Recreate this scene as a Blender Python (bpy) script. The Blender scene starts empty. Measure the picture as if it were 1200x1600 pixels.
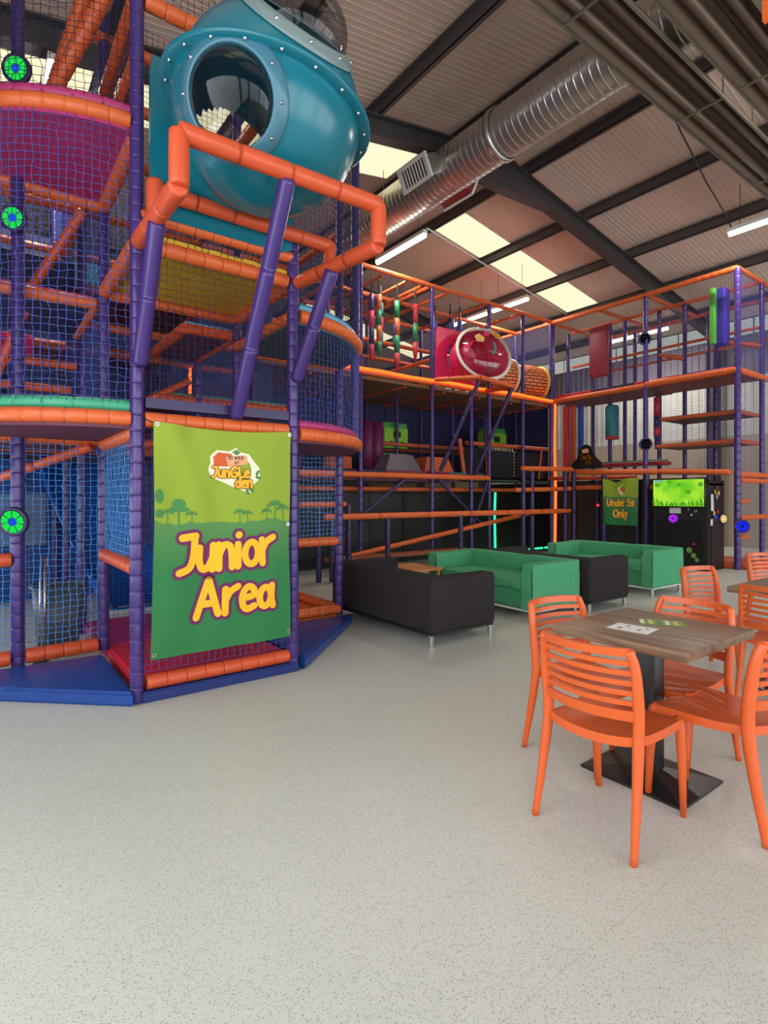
import bpy, bmesh, math, random
import numpy as np
from mathutils import Vector, Matrix, Quaternion
random.seed(7); rng = np.random.default_rng(7)
R = math.radians
SC = bpy.context.scene
COL = SC.collection

# ------------------------------------------------------------------ camera, world, exposure
# world axes: X runs along the roof rafters, Y along the ridge; the camera stands at the origin
cam_d = bpy.data.cameras.new('camera'); cam = bpy.data.objects.new('camera', cam_d); COL.objects.link(cam)
cam.location = (0, 0, 1.42)
cam.rotation_euler = (R(90), 0, -math.atan2(.598, .802))
cam_d.sensor_fit = 'VERTICAL'; cam_d.sensor_height = 32.0; cam_d.lens = 32.0 * 860 / 1600
cam_d.shift_y = -25 / 1600; cam_d.clip_start = .05; cam_d.clip_end = 200
SC.camera = cam
SC.view_settings.view_transform = 'Standard'; SC.view_settings.look = 'None'
SC.view_settings.gamma = 1.0; SC.view_settings.use_curve_mapping = False
SC.view_settings.exposure = 0.0
SC.cycles.max_bounces = 6; SC.cycles.diffuse_bounces = 3; SC.cycles.transparent_max_bounces = 16
SC.cycles.sample_clamp_indirect = 4.0; SC.cycles.caustics_reflective = False; SC.cycles.caustics_refractive = False
world = bpy.data.worlds.new('world'); SC.world = world; world.use_nodes = True
bgn = world.node_tree.nodes['Background']; bgn.inputs[0].default_value = (.93, .96, 1.0, 1); bgn.inputs[1].default_value = 4.0
ROOFLIGHT = 1.25      # brightness of the daylit roof sheets
TUBE = 16.0          # brightness of the fluorescent tubes

# ------------------------------------------------------------------ materials
MATS = {}
def lin(c):
    return tuple(((v / 255) / 12.92 if v / 255 <= .04045 else ((v / 255 + .055) / 1.055) ** 2.4) for v in c)
def mat(name, rgb, rough=.5, metal=0, var=.0, scale=8, bump=0, bscale=40, emit=0, spec=.5, stretch=None):
    if name in MATS: return MATS[name]
    m = bpy.data.materials.new(name); m.use_nodes = True; nt = m.node_tree; b = nt.nodes['Principled BSDF']
    c = lin(rgb) + (1,)
    b.inputs['Base Color'].default_value = c; b.inputs['Roughness'].default_value = rough
    b.inputs['Metallic'].default_value = metal; b.inputs['Specular IOR Level'].default_value = spec
    m.diffuse_color = c
    if emit:
        b.inputs['Emission Color'].default_value = c; b.inputs['Emission Strength'].default_value = emit
    if var or bump:
        tc = nt.nodes.new('ShaderNodeTexCoord'); vec = tc.outputs['Object']
        if stretch:
            mp = nt.nodes.new('ShaderNodeMapping'); mp.inputs['Scale'].default_value = stretch
            nt.links.new(vec, mp.inputs['Vector']); vec = mp.outputs['Vector']
        n = nt.nodes.new('ShaderNodeTexNoise'); n.inputs['Scale'].default_value = scale; n.inputs['Detail'].default_value = 4
        nt.links.new(vec, n.inputs['Vector'])
        if var:
            mx = nt.nodes.new('ShaderNodeMix'); mx.data_type = 'RGBA'
            mx.inputs[6].default_value = tuple(v * (1 - var) for v in c[:3]) + (1,)
            mx.inputs[7].default_value = tuple(min(1, v * (1 + var)) for v in c[:3]) + (1,)
            nt.links.new(n.outputs['Fac'], mx.inputs[0]); nt.links.new(mx.outputs[2], b.inputs['Base Color'])
        if bump:
            n2 = nt.nodes.new('ShaderNodeTexNoise'); n2.inputs['Scale'].default_value = bscale; n2.inputs['Detail'].default_value = 3
            nt.links.new(vec, n2.inputs['Vector'])
            bp = nt.nodes.new('ShaderNodeBump'); bp.inputs['Strength'].default_value = bump; bp.inputs['Distance'].default_value = .02
            nt.links.new(n2.outputs['Fac'], bp.inputs['Height']); nt.links.new(bp.outputs['Normal'], b.inputs['Normal'])
    MATS[name] = m
    return m
def emis(name, rgb, s):
    if name in MATS: return MATS[name]
    m = bpy.data.materials.new(name); m.use_nodes = True; nt = m.node_tree; nt.nodes.clear()
    e = nt.nodes.new('ShaderNodeEmission'); e.inputs[0].default_value = lin(rgb) + (1,); e.inputs[1].default_value = s
    o = nt.nodes.new('ShaderNodeOutputMaterial'); nt.links.new(e.outputs[0], o.inputs[0]); MATS[name] = m
    return m

PURPLE = mat('purple vinyl', (66, 46, 114), .3, var=.12, scale=3, bump=.15, bscale=14)
PURPLE_D = mat('dark purple vinyl', (48, 36, 84), .4, var=.1, scale=3)
ORANGE = mat('orange vinyl', (216, 100, 48), .42, var=.1, scale=5, bump=.2, bscale=18)
ORANGE_R = mat('red orange vinyl', (208, 84, 46), .42, var=.1, scale=5, bump=.2, bscale=18)
ORANGE_P = mat('orange plastic', (214, 94, 40), .38, var=.04, scale=4)
TEAL = mat('teal plastic', (24, 114, 132), .2, var=.06, scale=2)
GREEN_V = mat('green vinyl', (58, 160, 120), .4)
MAGENTA = mat('magenta vinyl', (176, 52, 110), .45, var=.08, scale=3)
PINK = mat('pink plastic', (214, 40, 92), .3, var=.06)
YELLOW_V = mat('yellow vinyl', (214, 170, 40), .5, var=.1, scale=4)
BLUE_V = mat('blue vinyl', (30, 70, 146), .34, var=.12, scale=3, bump=.25, bscale=5)
RED_V = mat('red vinyl', (206, 44, 62), .4, var=.1, scale=3, bump=.2, bscale=5)
SKY_V = mat('sky blue vinyl', (92, 170, 205), .4)
LIME_V = mat('lime vinyl', (104, 190, 70), .4)
NAVY = mat('navy panel', (30, 36, 84), .6, var=.15, scale=2)
MAROON = mat('maroon panel', (96, 40, 60), .6, var=.15, scale=2)
BLACK = mat('black board', (22, 20, 20), .45, var=.15, scale=2)
BLACKNET = mat('black mesh', (20, 18, 20), .7)
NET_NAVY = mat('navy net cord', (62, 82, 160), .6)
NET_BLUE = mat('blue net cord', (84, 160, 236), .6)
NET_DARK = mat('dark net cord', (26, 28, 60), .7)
CHROME = mat('brushed steel', (190, 190, 190), .25, metal=1)
STEEL = mat('grey painted steel', (74, 70, 70), .55, var=.12, scale=2)
GALV = mat('galvanised steel', (205, 203, 198), .3, metal=.9, var=.12, scale=3)
WHITE = mat('white paint', (228, 228, 224), .5)
GREY_P = mat('grey plastic', (74, 80, 84), .45, var=.08)
GREEN_F = mat('green sofa fabric', (80, 160, 116), .85, var=.1, scale=4, bump=.9, bscale=7, spec=.2)
BLACK_F = mat('black sofa fabric', (50, 45, 47), .9, var=.12, scale=5, bump=.2, bscale=60, spec=.15)
SLIDE = mat('blue slide plastic', (22, 98, 190), .18, var=.06)
def clear_mat(name, tint=(1, 1, 1), refl=.015):
    m = bpy.data.materials.new(name); m.use_nodes = True; nt = m.node_tree; nt.nodes.clear()
    t = nt.nodes.new('ShaderNodeBsdfTransparent'); t.inputs[0].default_value = tint + (1,)
    g = nt.nodes.new('ShaderNodeBsdfGlossy'); g.inputs['Roughness'].default_value = .06
    f = nt.nodes.new('ShaderNodeLayerWeight'); f.inputs[0].default_value = .3
    mr = nt.nodes.new('ShaderNodeMapRange'); mr.inputs[3].default_value = refl; mr.inputs[4].default_value = .3
    nt.links.new(f.outputs['Facing'], mr.inputs[0])
    mx = nt.nodes.new('ShaderNodeMixShader'); o = nt.nodes.new('ShaderNodeOutputMaterial')
    nt.links.new(mr.outputs[0], mx.inputs[0]); nt.links.new(t.outputs[0], mx.inputs[1]); nt.links.new(g.outputs[0], mx.inputs[2]); nt.links.new(mx.outputs[0], o.inputs[0])
    return m
CLEAR = clear_mat('clear acrylic', (.62, .64, .68))
CLEAR2 = clear_mat('clear light acrylic', (.9, .9, .92), .06)

# ------------------------------------------------------------------ mesh helpers
W = {}   # world origin of every object (none of the parents made with it are rotated)
def link(name, me, m, parent=None, loc=(0, 0, 0), smooth=False):
    o = bpy.data.objects.new(name, me); COL.objects.link(o)
    loc = Vector(loc); W[o.name] = loc
    if parent is not None:
        o.parent = parent; o.location = loc - W[parent.name]
    else: o.location = loc
    if m is not None and not me.materials: me.materials.append(m)
    if smooth: me.shade_smooth()
    return o
def empty(name, label=None, cat=None, loc=(0, 0, 0), group=None, kind=None):
    o = bpy.data.objects.new(name, None); COL.objects.link(o); o.location = loc; o.empty_display_size = .1
    W[o.name] = Vector(loc); tag(o, label, cat, group, kind); return o
def tag(o, label=None, cat=None, group=None, kind=None):
    if label: o['label'] = label
    if cat: o['category'] = cat
    if group: o['group'] = group
    if kind: o['kind'] = kind
    return o
class MB:
    def __init__(s): s.v = []; s.f = []
    def add(s, vs, fs):
        k = len(s.v); s.v += [tuple(p) for p in vs]; s.f += [tuple(i + k for i in f) for f in fs]; return s
    def box(s, lo, hi):
        x0, y0, z0 = lo; x1, y1, z1 = hi
        return s.add([(x0, y0, z0), (x1, y0, z0), (x1, y1, z0), (x0, y1, z0), (x0, y0, z1), (x1, y0, z1), (x1, y1, z1), (x0, y1, z1)],
                     [(0, 3, 2, 1), (4, 5, 6, 7), (0, 1, 5, 4), (1, 2, 6, 5), (2, 3, 7, 6), (3, 0, 4, 7)])
    def prism(s, poly, z0, z1):
        n = len(poly)
        return s.add([(x, y, z0) for x, y in poly] + [(x, y, z1) for x, y in poly],
                     [tuple(range(n))[::-1], tuple(range(n, 2 * n))] + [(i, (i + 1) % n, n + (i + 1) % n, n + i) for i in range(n)])
    def sweep(s, pts, rad, n=8, caps=True, up=None, ell=1.0):
        """tube through pts; rad a number or one radius per point; ell flattens the section along the second axis"""
        pts = [Vector(p) for p in pts]; k = len(pts)
        if not hasattr(rad, '__len__'): rad = [rad] * k
        vs = []; a = None
        for i, p in enumerate(pts):
            t = (pts[min(i + 1, k - 1)] - pts[max(i - 1, 0)])
            t = t.normalized() if t.length > 1e-9 else Vector((0, 0, 1))
            if a is None:
                a = Vector(up) if up else (Vector((0, 0, 1)) if abs(t.z) < .9 else Vector((1, 0, 0)))
            a = (a - t * a.dot(t)); a = a.normalized() if a.length > 1e-6 else t.orthogonal().normalized()
            b = t.cross(a)
            for j in range(n):
                w = 2 * math.pi * j / n
                vs.append(p + (a * math.cos(w) + b * math.sin(w) * ell) * rad[i])
        fs = [(i * n + j, i * n + (j + 1) % n, (i + 1) * n + (j + 1) % n, (i + 1) * n + j) for i in range(k - 1) for j in range(n)]
        if caps: fs += [tuple(range(n))[::-1], tuple(range((k - 1) * n, k * n))]
        return s.add(vs, fs)
    def lathe(s, prof, n=24, M=None, wedge=None):
        """profile of (radius, height) about Z, moved by M"""
        k = len(prof); vs = []
        for r, h in prof:
            for j in range(n):
                w = 2 * math.pi * j / n; vs.append(Vector((r * math.cos(w), r * math.sin(w), h)))
        if M is not None: vs = [M @ v for v in vs]
        return s.add(vs, [(i * n + j, i * n + (j + 1) % n, (i + 1) * n + (j + 1) % n, (i + 1) * n + j) for i in range(k - 1) for j in range(n)])
    def mesh(s, name='m'):
        me = bpy.data.meshes.new(name); me.from_pydata(s.v, [], s.f); me.update(); return me
    def build(s, name, m, parent=None, loc=(0, 0, 0), smooth=False):
        return link(name, s.mesh(name), m, parent, loc, smooth)
def rbox(lo, hi, bev=.03, seg=3, sub=0, noise=0.0, name='m'):
    """rounded box mesh"""
    bm = bmesh.new(); bmesh.ops.create_cube(bm, size=1)
    lo = Vector(lo); hi = Vector(hi); c = (lo + hi) / 2; sz = hi - lo
    for v in bm.verts: v.co = Vector((v.co.x * sz.x, v.co.y * sz.y, v.co.z * sz.z)) + c
    if sub:
        bmesh.ops.subdivide_edges(bm, edges=bm.edges[:], cuts=sub, use_grid_fill=True)
        es = [e for e in bm.edges if len(e.link_faces) == 2 and e.calc_face_angle() > .5]
    else: es = bm.edges[:]
    bmesh.ops.bevel(bm, geom=es, offset=bev, segments=seg, profile=.5, affect='EDGES', clamp_overlap=True)
    if noise:
        from mathutils import noise as nz
        for v in bm.verts:
            v.co += v.normal * nz.noise(v.co * 5.0) * noise + v.normal * nz.noise(v.co * 14.0) * noise * .5
    me = bpy.data.meshes.new(name); bm.to_mesh(me); bm.free(); me.shade_smooth(); return me
def bx(name, lo, hi, m, parent=None, kind=None, bev=0):
    c = Vector(((lo[0] + hi[0]) / 2, (lo[1] + hi[1]) / 2, lo[2]))
    l = Vector(lo) - c; h = Vector(hi) - c
    me = rbox(l, h, bev, 2) if bev else MB().box(l, h).mesh(name)
    o = link(name, me, m, parent, c)
    if kind: o['kind'] = kind
    return o

CACHE = {}
def puff_profile(L, r, puff, groove=.85):
    n = max(1, round(L / puff)); p = L / n; out = [(r * .6, 0)]
    for i in range(n):
        for t, k in ((.0, groove), (.05, .985), (.1, 1.0), (.9, 1.0), (.95, .985), (1.0, groove)): out.append((r * k, (i + t) * p))
    out.append((r * .6, L)); return out
def roll(name, p0, p1, r, m, parent, puff=.11, n=8, groove=.85):
    """padded bar with tied-in grooves from p0 to p1"""
    p0 = Vector(p0); p1 = Vector(p1); L = (p1 - p0).length
    key = (round(L, 2), r, puff, m.name, n, groove)
    if key not in CACHE:
        mb = MB(); pr = puff_profile(L, r, puff, groove); mb.lathe(pr, n)
        k = len(mb.v); mb.f.append(tuple(range(n))[::-1]); mb.f.append(tuple(range(k - n, k)))
        CACHE[key] = mb.mesh(name); CACHE[key].materials.append(m); CACHE[key].shade_smooth()
    o = link(name, CACHE[key], None, parent, p0)
    o.rotation_mode = 'QUATERNION'; o.rotation_quaternion = Vector((0, 0, 1)).rotation_difference(p1 - p0)
    return o
def post(x, y, z0, z1, parent, r=.046, m=None, puff=.11, name='post', n=10):
    return roll(name, (x, y, z0), (x, y, z1), r, m or PURPLE, parent, puff, n)
def arc_pts(c, rad, a0, a1, z, n=24):
    return [(c[0] + rad * math.cos(R(a0 + (a1 - a0) * i / n)), c[1] + rad * math.sin(R(a0 + (a1 - a0) * i / n)), z) for i in range(n + 1)]
def arc_roll(name, c, rad, a0, a1, z, r, m, parent, puff=.13):
    L = rad * abs(R(a1 - a0)); n = max(1, round(L / puff)); pts = []; rr = []
    for i in range(n):
        for t, k in ((.0, .86), (.05, .985), (.1, 1), (.5, 1.01), (.9, 1), (.95, .985), (1.0, .86)):
            a = R(a0 + (a1 - a0) * (i + t) / n); pts.append(Vector((rad * math.cos(a), rad * math.sin(a), 0))); rr.append(r * k)
    return MB().sweep(pts, rr, 10).build(name, m, parent, (c[0], c[1], z), True)
def fan_deck(name, c, rad, a0, a1, z0, z1, m, parent):
    poly = [(0, 0)] + [(x - c[0], y - c[1]) for x, y, _ in arc_pts(c, rad, a0, a1, 0)]
    return MB().prism(poly, z0, z1).build(name, m, parent, (c[0], c[1], 0))

def seg_mesh(P, Q, r, name='net'):
    P = np.asarray(P, float); Q = np.asarray(Q, float); d = Q - P
    d /= np.linalg.norm(d, axis=1)[:, None] + 1e-12
    ref = np.where(np.abs(d[:, 2:3]) > .8, np.array([[1.0, 0, 0]]), np.array([[0, 0, 1.0]]))
    a = np.cross(d, ref); a /= np.linalg.norm(a, axis=1)[:, None]; b = np.cross(d, a)
    N = len(P); V = np.empty((N, 6, 3))
    for j in range(3):
        w = 2 * math.pi * j / 3; off = (a * math.cos(w) + b * math.sin(w)) * r
        V[:, j] = P + off; V[:, 3 + j] = Q + off
    base = np.arange(N)[:, None] * 6
    Fq = np.concatenate([base + np.array([j, (j + 1) % 3, 3 + (j + 1) % 3, 3 + j]) for j in range(3)], axis=1).reshape(-1)
    me = bpy.data.meshes.new(name); me.vertices.add(N * 6); me.vertices.foreach_set('co', V.reshape(-1))
    me.loops.add(len(Fq)); me.loops.foreach_set('vertex_index', Fq.astype(np.int32))
    me.polygons.add(N * 3); me.polygons.foreach_set('loop_start', np.arange(0, len(Fq), 4, dtype=np.int32))
    me.update(calc_edges=True); return me
def net(path, z0, z1, m, parent, cell=.05, r=.0022, jit=0.0, name='net'):
    """square-mesh net hung along a ground path between two heights"""
    path = np.array([p[:2] for p in path], float)
    seg = np.linalg.norm(np.diff(path, axis=0), axis=1); s = np.concatenate([[0], np.cumsum(seg)]); L = s[-1]
    nu = max(2, int(round(L / cell))); nv = max(2, int(round((z1 - z0) / cell)))
    t = np.linspace(0, L, nu + 1); x = np.interp(t, s, path[:, 0]); y = np.interp(t, s, path[:, 1]); z = np.linspace(z0, z1, nv + 1)
    G = np.empty((nu + 1, nv + 1, 3)); G[..., 0] = x[:, None]; G[..., 1] = y[:, None]; G[..., 2] = z[None, :]
    if jit:
        J = rng.normal(0, jit, G.shape); J[0] = J[-1] = 0; J[:, 0] = J[:, -1] = 0
        # slow sag so that rows run in soft waves
        J[..., 2] += jit * 1.2 * np.sin(np.linspace(0, 9, nu + 1))[:, None] * np.sin(np.linspace(0, 17, nv + 1))[None, :]
        G += J
        P = np.concatenate([G[:-1].reshape(-1, 3), G[:, :-1].reshape(-1, 3)]); Q = np.concatenate([G[1:].reshape(-1, 3), G[:, 1:].reshape(-1, 3)])
    else:
        P = [G[:, 0]]; Q = [G[:, -1]]
        if len(path) == 2: P.append(G[0]); Q.append(G[-1])
        else: P.append(G[:-1].reshape(-1, 3)); Q.append(G[1:].reshape(-1, 3))
        P = np.concatenate(P); Q = np.concatenate(Q)
    o0 = np.array([x.mean(), y.mean(), z0])
    o = link(name, seg_mesh(P - o0, Q - o0, r), m, parent, o0); o['kind'] = 'stuff'; return o

# flat print: strokes drawn on a surface given by a function (u, v, lift) -> point
def catmull(p, k=4):
    if len(p) < 3: return [tuple(q) for q in p]
    out = []; P = [p[0]] + list(p) + [p[-1]]
    for i in range(1, len(P) - 2):
        for j in range(k):
            t = j / k; a, b, c, d = (np.array(P[i + q], float) for q in (-1, 0, 1, 2))
            out.append(tuple(.5 * (2 * b + (c - a) * t + (2 * a - 5 * b + 4 * c - d) * t * t + (3 * b - a - 3 * c + d) * t ** 3)))
    return out + [tuple(p[-1])]
def strokes(mb, lines, w, fn, lift, smooth=True):
    for ln in lines:
        q = catmull(ln) if smooth else [tuple(a) for a in ln]
        fine = [q[0]]
        for a, b in zip(q[:-1], q[1:]):
            k = max(1, math.ceil(math.hypot(b[0] - a[0], b[1] - a[1]) / .03))
            fine += [(a[0] + (b[0] - a[0]) * i / k, a[1] + (b[1] - a[1]) * i / k) for i in range(1, k + 1)]
        q = fine
        for a, b in zip(q[:-1], q[1:]):
            dx, dy = b[0] - a[0], b[1] - a[1]; L = math.hypot(dx, dy) or 1e-9; nx, ny = -dy / L * w / 2, dx / L * w / 2
            mb.add([fn(a[0] - nx, a[1] - ny, lift), fn(b[0] - nx, b[1] - ny, lift), fn(b[0] + nx, b[1] + ny, lift), fn(a[0] + nx, a[1] + ny, lift)], [(0, 1, 2, 3)])
        for a in q:
            k = 10; mb.add([fn(a[0] + w / 2 * math.cos(2 * math.pi * i / k), a[1] + w / 2 * math.sin(2 * math.pi * i / k), lift) for i in range(k)], [tuple(range(k))])
def patch(mb, poly, fn, lift):
    mb.add([fn(x, y, lift) for x, y in poly], [tuple(range(len(poly)))])
def oval(cx, cy, rx, ry, n=12): return [(cx + rx * math.cos(2 * math.pi * i / n), cy + ry * math.sin(2 * math.pi * i / n)) for i in range(n + 1)]
GL = {  # glyph: (advance, strokes)
 'J': (.62, [[(.16, .93), (.52, .96)], [(.5, .95), (.47, .4), (.36, .1), (.1, .0)]]),
 'u': (.58, [[(.06, .62), (.06, .25), (.16, .03), (.32, .08), (.42, .3)], [(.44, .66), (.43, .0)]]),
 'n': (.56, [[(.05, .66), (.06, 0)], [(.06, .38), (.18, .62), (.36, .6), (.42, .35), (.43, .0)]]),
 'i': (.24, [[(.08, .62), (.08, 0)], [(.1, .88), (.11, .89)]]),
 'o': (.56, [oval(.26, .33, .2, .31)]),
 'r': (.5, [[(.06, .68), (.08, 0)], [(.08, .38), (.2, .6), (.42, .72)]]),
 'A': (.78, [[(.05, 0), (.36, 1.0)], [(.36, 1.0), (.66, .02)], [(.18, .34), (.56, .34)]]),
 'e': (.54, [[(.08, .34), (.42, .4), (.38, .6), (.22, .66), (.07, .45), (.1, .14), (.24, .01), (.44, .08)]]),
 'a': (.6, [oval(.22, .3, .17, .28), [(.42, .62), (.42, .25), (.48, .0)]]),
 'U': (.66, [[(.08, .98), (.08, .3), (.28, .02), (.48, .25), (.52, .98)]]),
 'd': (.56, [oval(.22, .3, .17, .28), [(.42, 1.0), (.42, .0)]]),
 '5': (.56, [[(.46, .95), (.14, .95)], [(.14, .95), (.12, .55)], [(.12, .55), (.36, .58), (.46, .3), (.3, .03), (.06, .08)]]),
 's': (.5, [[(.4, .58), (.2, .66), (.1, .5), (.34, .28), (.34, .1), (.06, .04)]]),
 'O': (.72, [oval(.32, .5, .27, .46)]),
 'l': (.22, [[(.08, 1.0), (.08, 0)]]),
 'y': (.54, [[(.06, .64), (.24, .1)], [(.44, .66), (.1, -.32)]]),
 'G': (.7, [[(.58, .85), (.32, .98), (.08, .6), (.14, .15), (.4, .02), (.58, .2), (.58, .45), (.36, .45)]]),
 'W': (.95, [[(.06, .98), (.24, .02)], [(.24, .02), (.42, .7)], [(.42, .7), (.6, .02)], [(.6, .02), (.8, .98)]]),
 'I': (.26, [[(.1, .98), (.1, .02)]]),
 'L': (.55, [[(.1, .98), (.1, .04)], [(.1, .04), (.46, .04)]]),
 'D': (.66, [[(.1, .98), (.1, .02)], [(.1, .98), (.44, .85), (.54, .5), (.44, .12), (.1, .02)]]),
 'T': (.62, [[(.04, .96), (.54, .96)], [(.29, .96), (.29, .02)]]),
 'g': (.58, [oval(.22, .34, .17, .28), [(.42, .62), (.42, -.1), (.28, -.3), (.08, -.22)]]),
 ' ': (.3, []), '?': (.5, [[(.08, .8), (.24, .98), (.42, .8), (.26, .5), (.25, .28)], [(.25, .04), (.26, .04)]]),
}
def letters(text, u0, v0, h, fn, parent, fill, outline=None, w=.2, ow=.11, rot=0, gap=1.0, lift=.005, slant=0, bounce=0, name='letter'):
    """each letter an object of its own, its outline a sub-part"""
    x = 0; cr, sr = math.cos(rot), math.sin(rot)
    for ci, ch in enumerate(text):
        adv, ls = GL[ch]
        if ls:
            dy = bounce * (1 if ci % 2 else -1)
            T = lambda p: (u0 + ((x + p[0] + slant * p[1]) * cr - (p[1] + dy) * sr) * h, v0 + ((x + p[0] + slant * p[1]) * sr + (p[1] + dy) * cr) * h)
            L = [[T(p) for p in l] for l in ls]
            mb = MB(); strokes(mb, L, w * h, fn, lift + .0025)
            o = mb.build(name, fill, parent, W[parent.name])
            if outline:
                mb = MB(); strokes(mb, L, (w + 2 * ow) * h, fn, lift); mb.build('letter_outline', outline, o, W[o.name])
        x += adv * gap
    return x * h
def bw(mb, name, m, parent=None, smooth=False, label=None, cat=None, group=None, kind=None):
    """link a mesh written in world coordinates, its origin at the middle of its own base"""
    a = np.array(mb.v); o = np.array([(a[:, 0].min() + a[:, 0].max()) / 2, (a[:, 1].min() + a[:, 1].max()) / 2, a[:, 2].min()])
    mb.v = [tuple(p) for p in (a - o)]
    return tag(mb.build(name, m, parent, tuple(o), smooth), label, cat, group, kind)

# ------------------------------------------------------------------ the building
XR, XE, YE, YF, XW = 7.74, 17.0, 24.0, -5.0, -1.52      # ridge, right wall, end wall, front wall, left wall
ZR, SL = 8.0, .176
def zroof(x): return ZR - SL * abs(x - XR)

def floor_mat():
    m = bpy.data.materials.new('speckled vinyl floor'); m.use_nodes = True; nt = m.node_tree; b = nt.nodes['Principled BSDF']
    N = nt.nodes.new; Lk = nt.links.new
    tc = N('ShaderNodeTexCoord'); v = N('ShaderNodeTexVoronoi'); v.inputs['Scale'].default_value = 150
    mp = N('ShaderNodeMapping'); mp.inputs['Scale'].default_value = (1, 1.6, 1); mp.inputs['Rotation'].default_value = (0, 0, .5)
    Lk(tc.outputs['Object'], mp.inputs['Vector']); Lk(mp.outputs['Vector'], v.inputs['Vector'])
    sep = N('ShaderNodeSeparateColor'); Lk(v.outputs['Color'], sep.inputs[0])
    dist = N('ShaderNodeMath'); dist.operation = 'LESS_THAN'; Lk(v.outputs['Distance'], dist.inputs[0]); dist.inputs[1].default_value = .36
    pick = N('ShaderNodeMath'); pick.operation = 'LESS_THAN'; Lk(sep.outputs[0], pick.inputs[0]); pick.inputs[1].default_value = .36
    dk = N('ShaderNodeMath'); dk.operation = 'MULTIPLY'; Lk(dist.outputs[0], dk.inputs[0]); Lk(pick.outputs[0], dk.inputs[1])
    pick2 = N('ShaderNodeMath'); pick2.operation = 'GREATER_THAN'; Lk(sep.outputs[0], pick2.inputs[0]); pick2.inputs[1].default_value = .8
    lt = N('ShaderNodeMath'); lt.operation = 'MULTIPLY'; Lk(dist.outputs[0], lt.inputs[0]); Lk(pick2.outputs[0], lt.inputs[1])
    n = N('ShaderNodeTexNoise'); n.inputs['Scale'].default_value = 1.3; n.inputs['Detail'].default_value = 5; Lk(tc.outputs['Object'], n.inputs['Vector'])
    base = N('ShaderNodeMix'); base.data_type = 'RGBA'; base.inputs[6].default_value = lin((192, 194, 185)) + (1,); base.inputs[7].default_value = lin((206, 208, 199)) + (1,)
    Lk(n.outputs['Fac'], base.inputs[0])
    m1 = N('ShaderNodeMix'); m1.data_type = 'RGBA'; Lk(base.outputs[2], m1.inputs[6]); m1.inputs[7].default_value = lin((112, 106, 88)) + (1,)
    s1 = N('ShaderNodeMath'); s1.operation = 'MULTIPLY'; Lk(dk.outputs[0], s1.inputs[0]); s1.inputs[1].default_value = .75; Lk(s1.outputs[0], m1.inputs[0])
    m2 = N('ShaderNodeMix'); m2.data_type = 'RGBA'; Lk(m1.outputs[2], m2.inputs[6]); m2.inputs[7].default_value = lin((222, 222, 216)) + (1,)
    s2 = N('ShaderNodeMath'); s2.operation = 'MULTIPLY'; Lk(lt.outputs[0], s2.inputs[0]); s2.inputs[1].default_value = .35; Lk(s2.outputs[0], m2.inputs[0])
    # welded joints between the vinyl rolls, every two metres
    br = N('ShaderNodeTexWave'); br.wave_type = 'BANDS'; br.bands_direction = 'Y'; br.inputs['Scale'].default_value = .157; br.inputs['Distortion'].default_value = 0
    Lk(tc.outputs['Object'], br.inputs['Vector'])
    th = N('ShaderNodeMath'); th.operation = 'GREATER_THAN'; Lk(br.outputs['Fac'], th.inputs[0]); th.inputs[1].default_value = .99997
    s3 = N('ShaderNodeMath'); s3.operation = 'MULTIPLY'; Lk(th.outputs[0], s3.inputs[0]); s3.inputs[1].default_value = .14
    m3 = N('ShaderNodeMix'); m3.data_type = 'RGBA'; Lk(m2.outputs[2], m3.inputs[6]); m3.inputs[7].default_value = lin((140, 134, 122)) + (1,); Lk(s3.outputs[0], m3.inputs[0])
    Lk(m3.outputs[2], b.inputs['Base Color']); b.inputs['Roughness'].default_value = .42; b.inputs['Specular IOR Level'].default_value = .4
    return m
fl = MB().box((XW, YF, -.2), (XE, YE, 0)).build('floor', floor_mat()); fl['kind'] = 'structure'

BLOCK = mat('painted blockwork', (176, 160, 140), .8, var=.06, scale=2)
CLAD = mat('lavender grey cladding', (124, 116, 128), .6, var=.06, scale=1.5)
CLADW = mat('white cladding', (206, 206, 200), .6, var=.05, scale=1.5)
LINER = mat('roof liner sheet', (216, 192, 176), .6, var=.07, scale=.8)
def corrugated(L, h, pitch=.2, dep=.025):
    """vertical sheet in XZ, ribs standing out in -Y"""
    mb = MB(); xs = []; n = round(L / pitch)
    for i in range(n):
        for t, d in ((0, 0), (.55, 0), (.65, -dep), (.9, -dep)): xs.append(((i + t) * pitch, d))
    xs.append((L, 0))
    for x, d in xs: mb.v += [(x, d, 0), (x, d, h)]
    mb.f = [(2 * i, 2 * i + 2, 2 * i + 3, 2 * i + 1) for i in range(len(xs) - 1)]
    return mb.mesh('sheet')
# right wall: blockwork, white cladding and roller doors low down, grey cladding, a strip of daylight under the eaves
wr = empty('wall_right', loc=(XE, 0, 0), kind='structure')
bx('blockwork', (XE, YF, 0), (XE + .2, YE, 3.1), BLOCK, wr)
bx('backing', (XE + .12, YF, 3.1), (XE + .2, YE, 6.4), CLAD, wr)
shw = corrugated(2.0, 1.6); shg = corrugated(2.0, 1.15)
shw.materials.append(CLADW); shg.materials.append(CLAD)
for i in range(14):
    y = YE - i * 2.0
    for me, z in ((shw, 3.1), (shg, 4.7)):
        o = link('cladding_sheet', me, None, wr, (XE + .04, y, z)); o.rotation_euler.z = R(-90)
DAYSTRIP = emis('daylit strip', (232, 236, 226), .55)
for i in range(14):
    bx('daylight_panel', (XE + .02, YE - i * 2 - 1.97, 5.87), (XE + .06, YE - i * 2 - .03, 6.28), DAYSTRIP, wr)
ROLLD = mat('white roller door slats', (214, 214, 210), .5)
dn = 0
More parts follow.
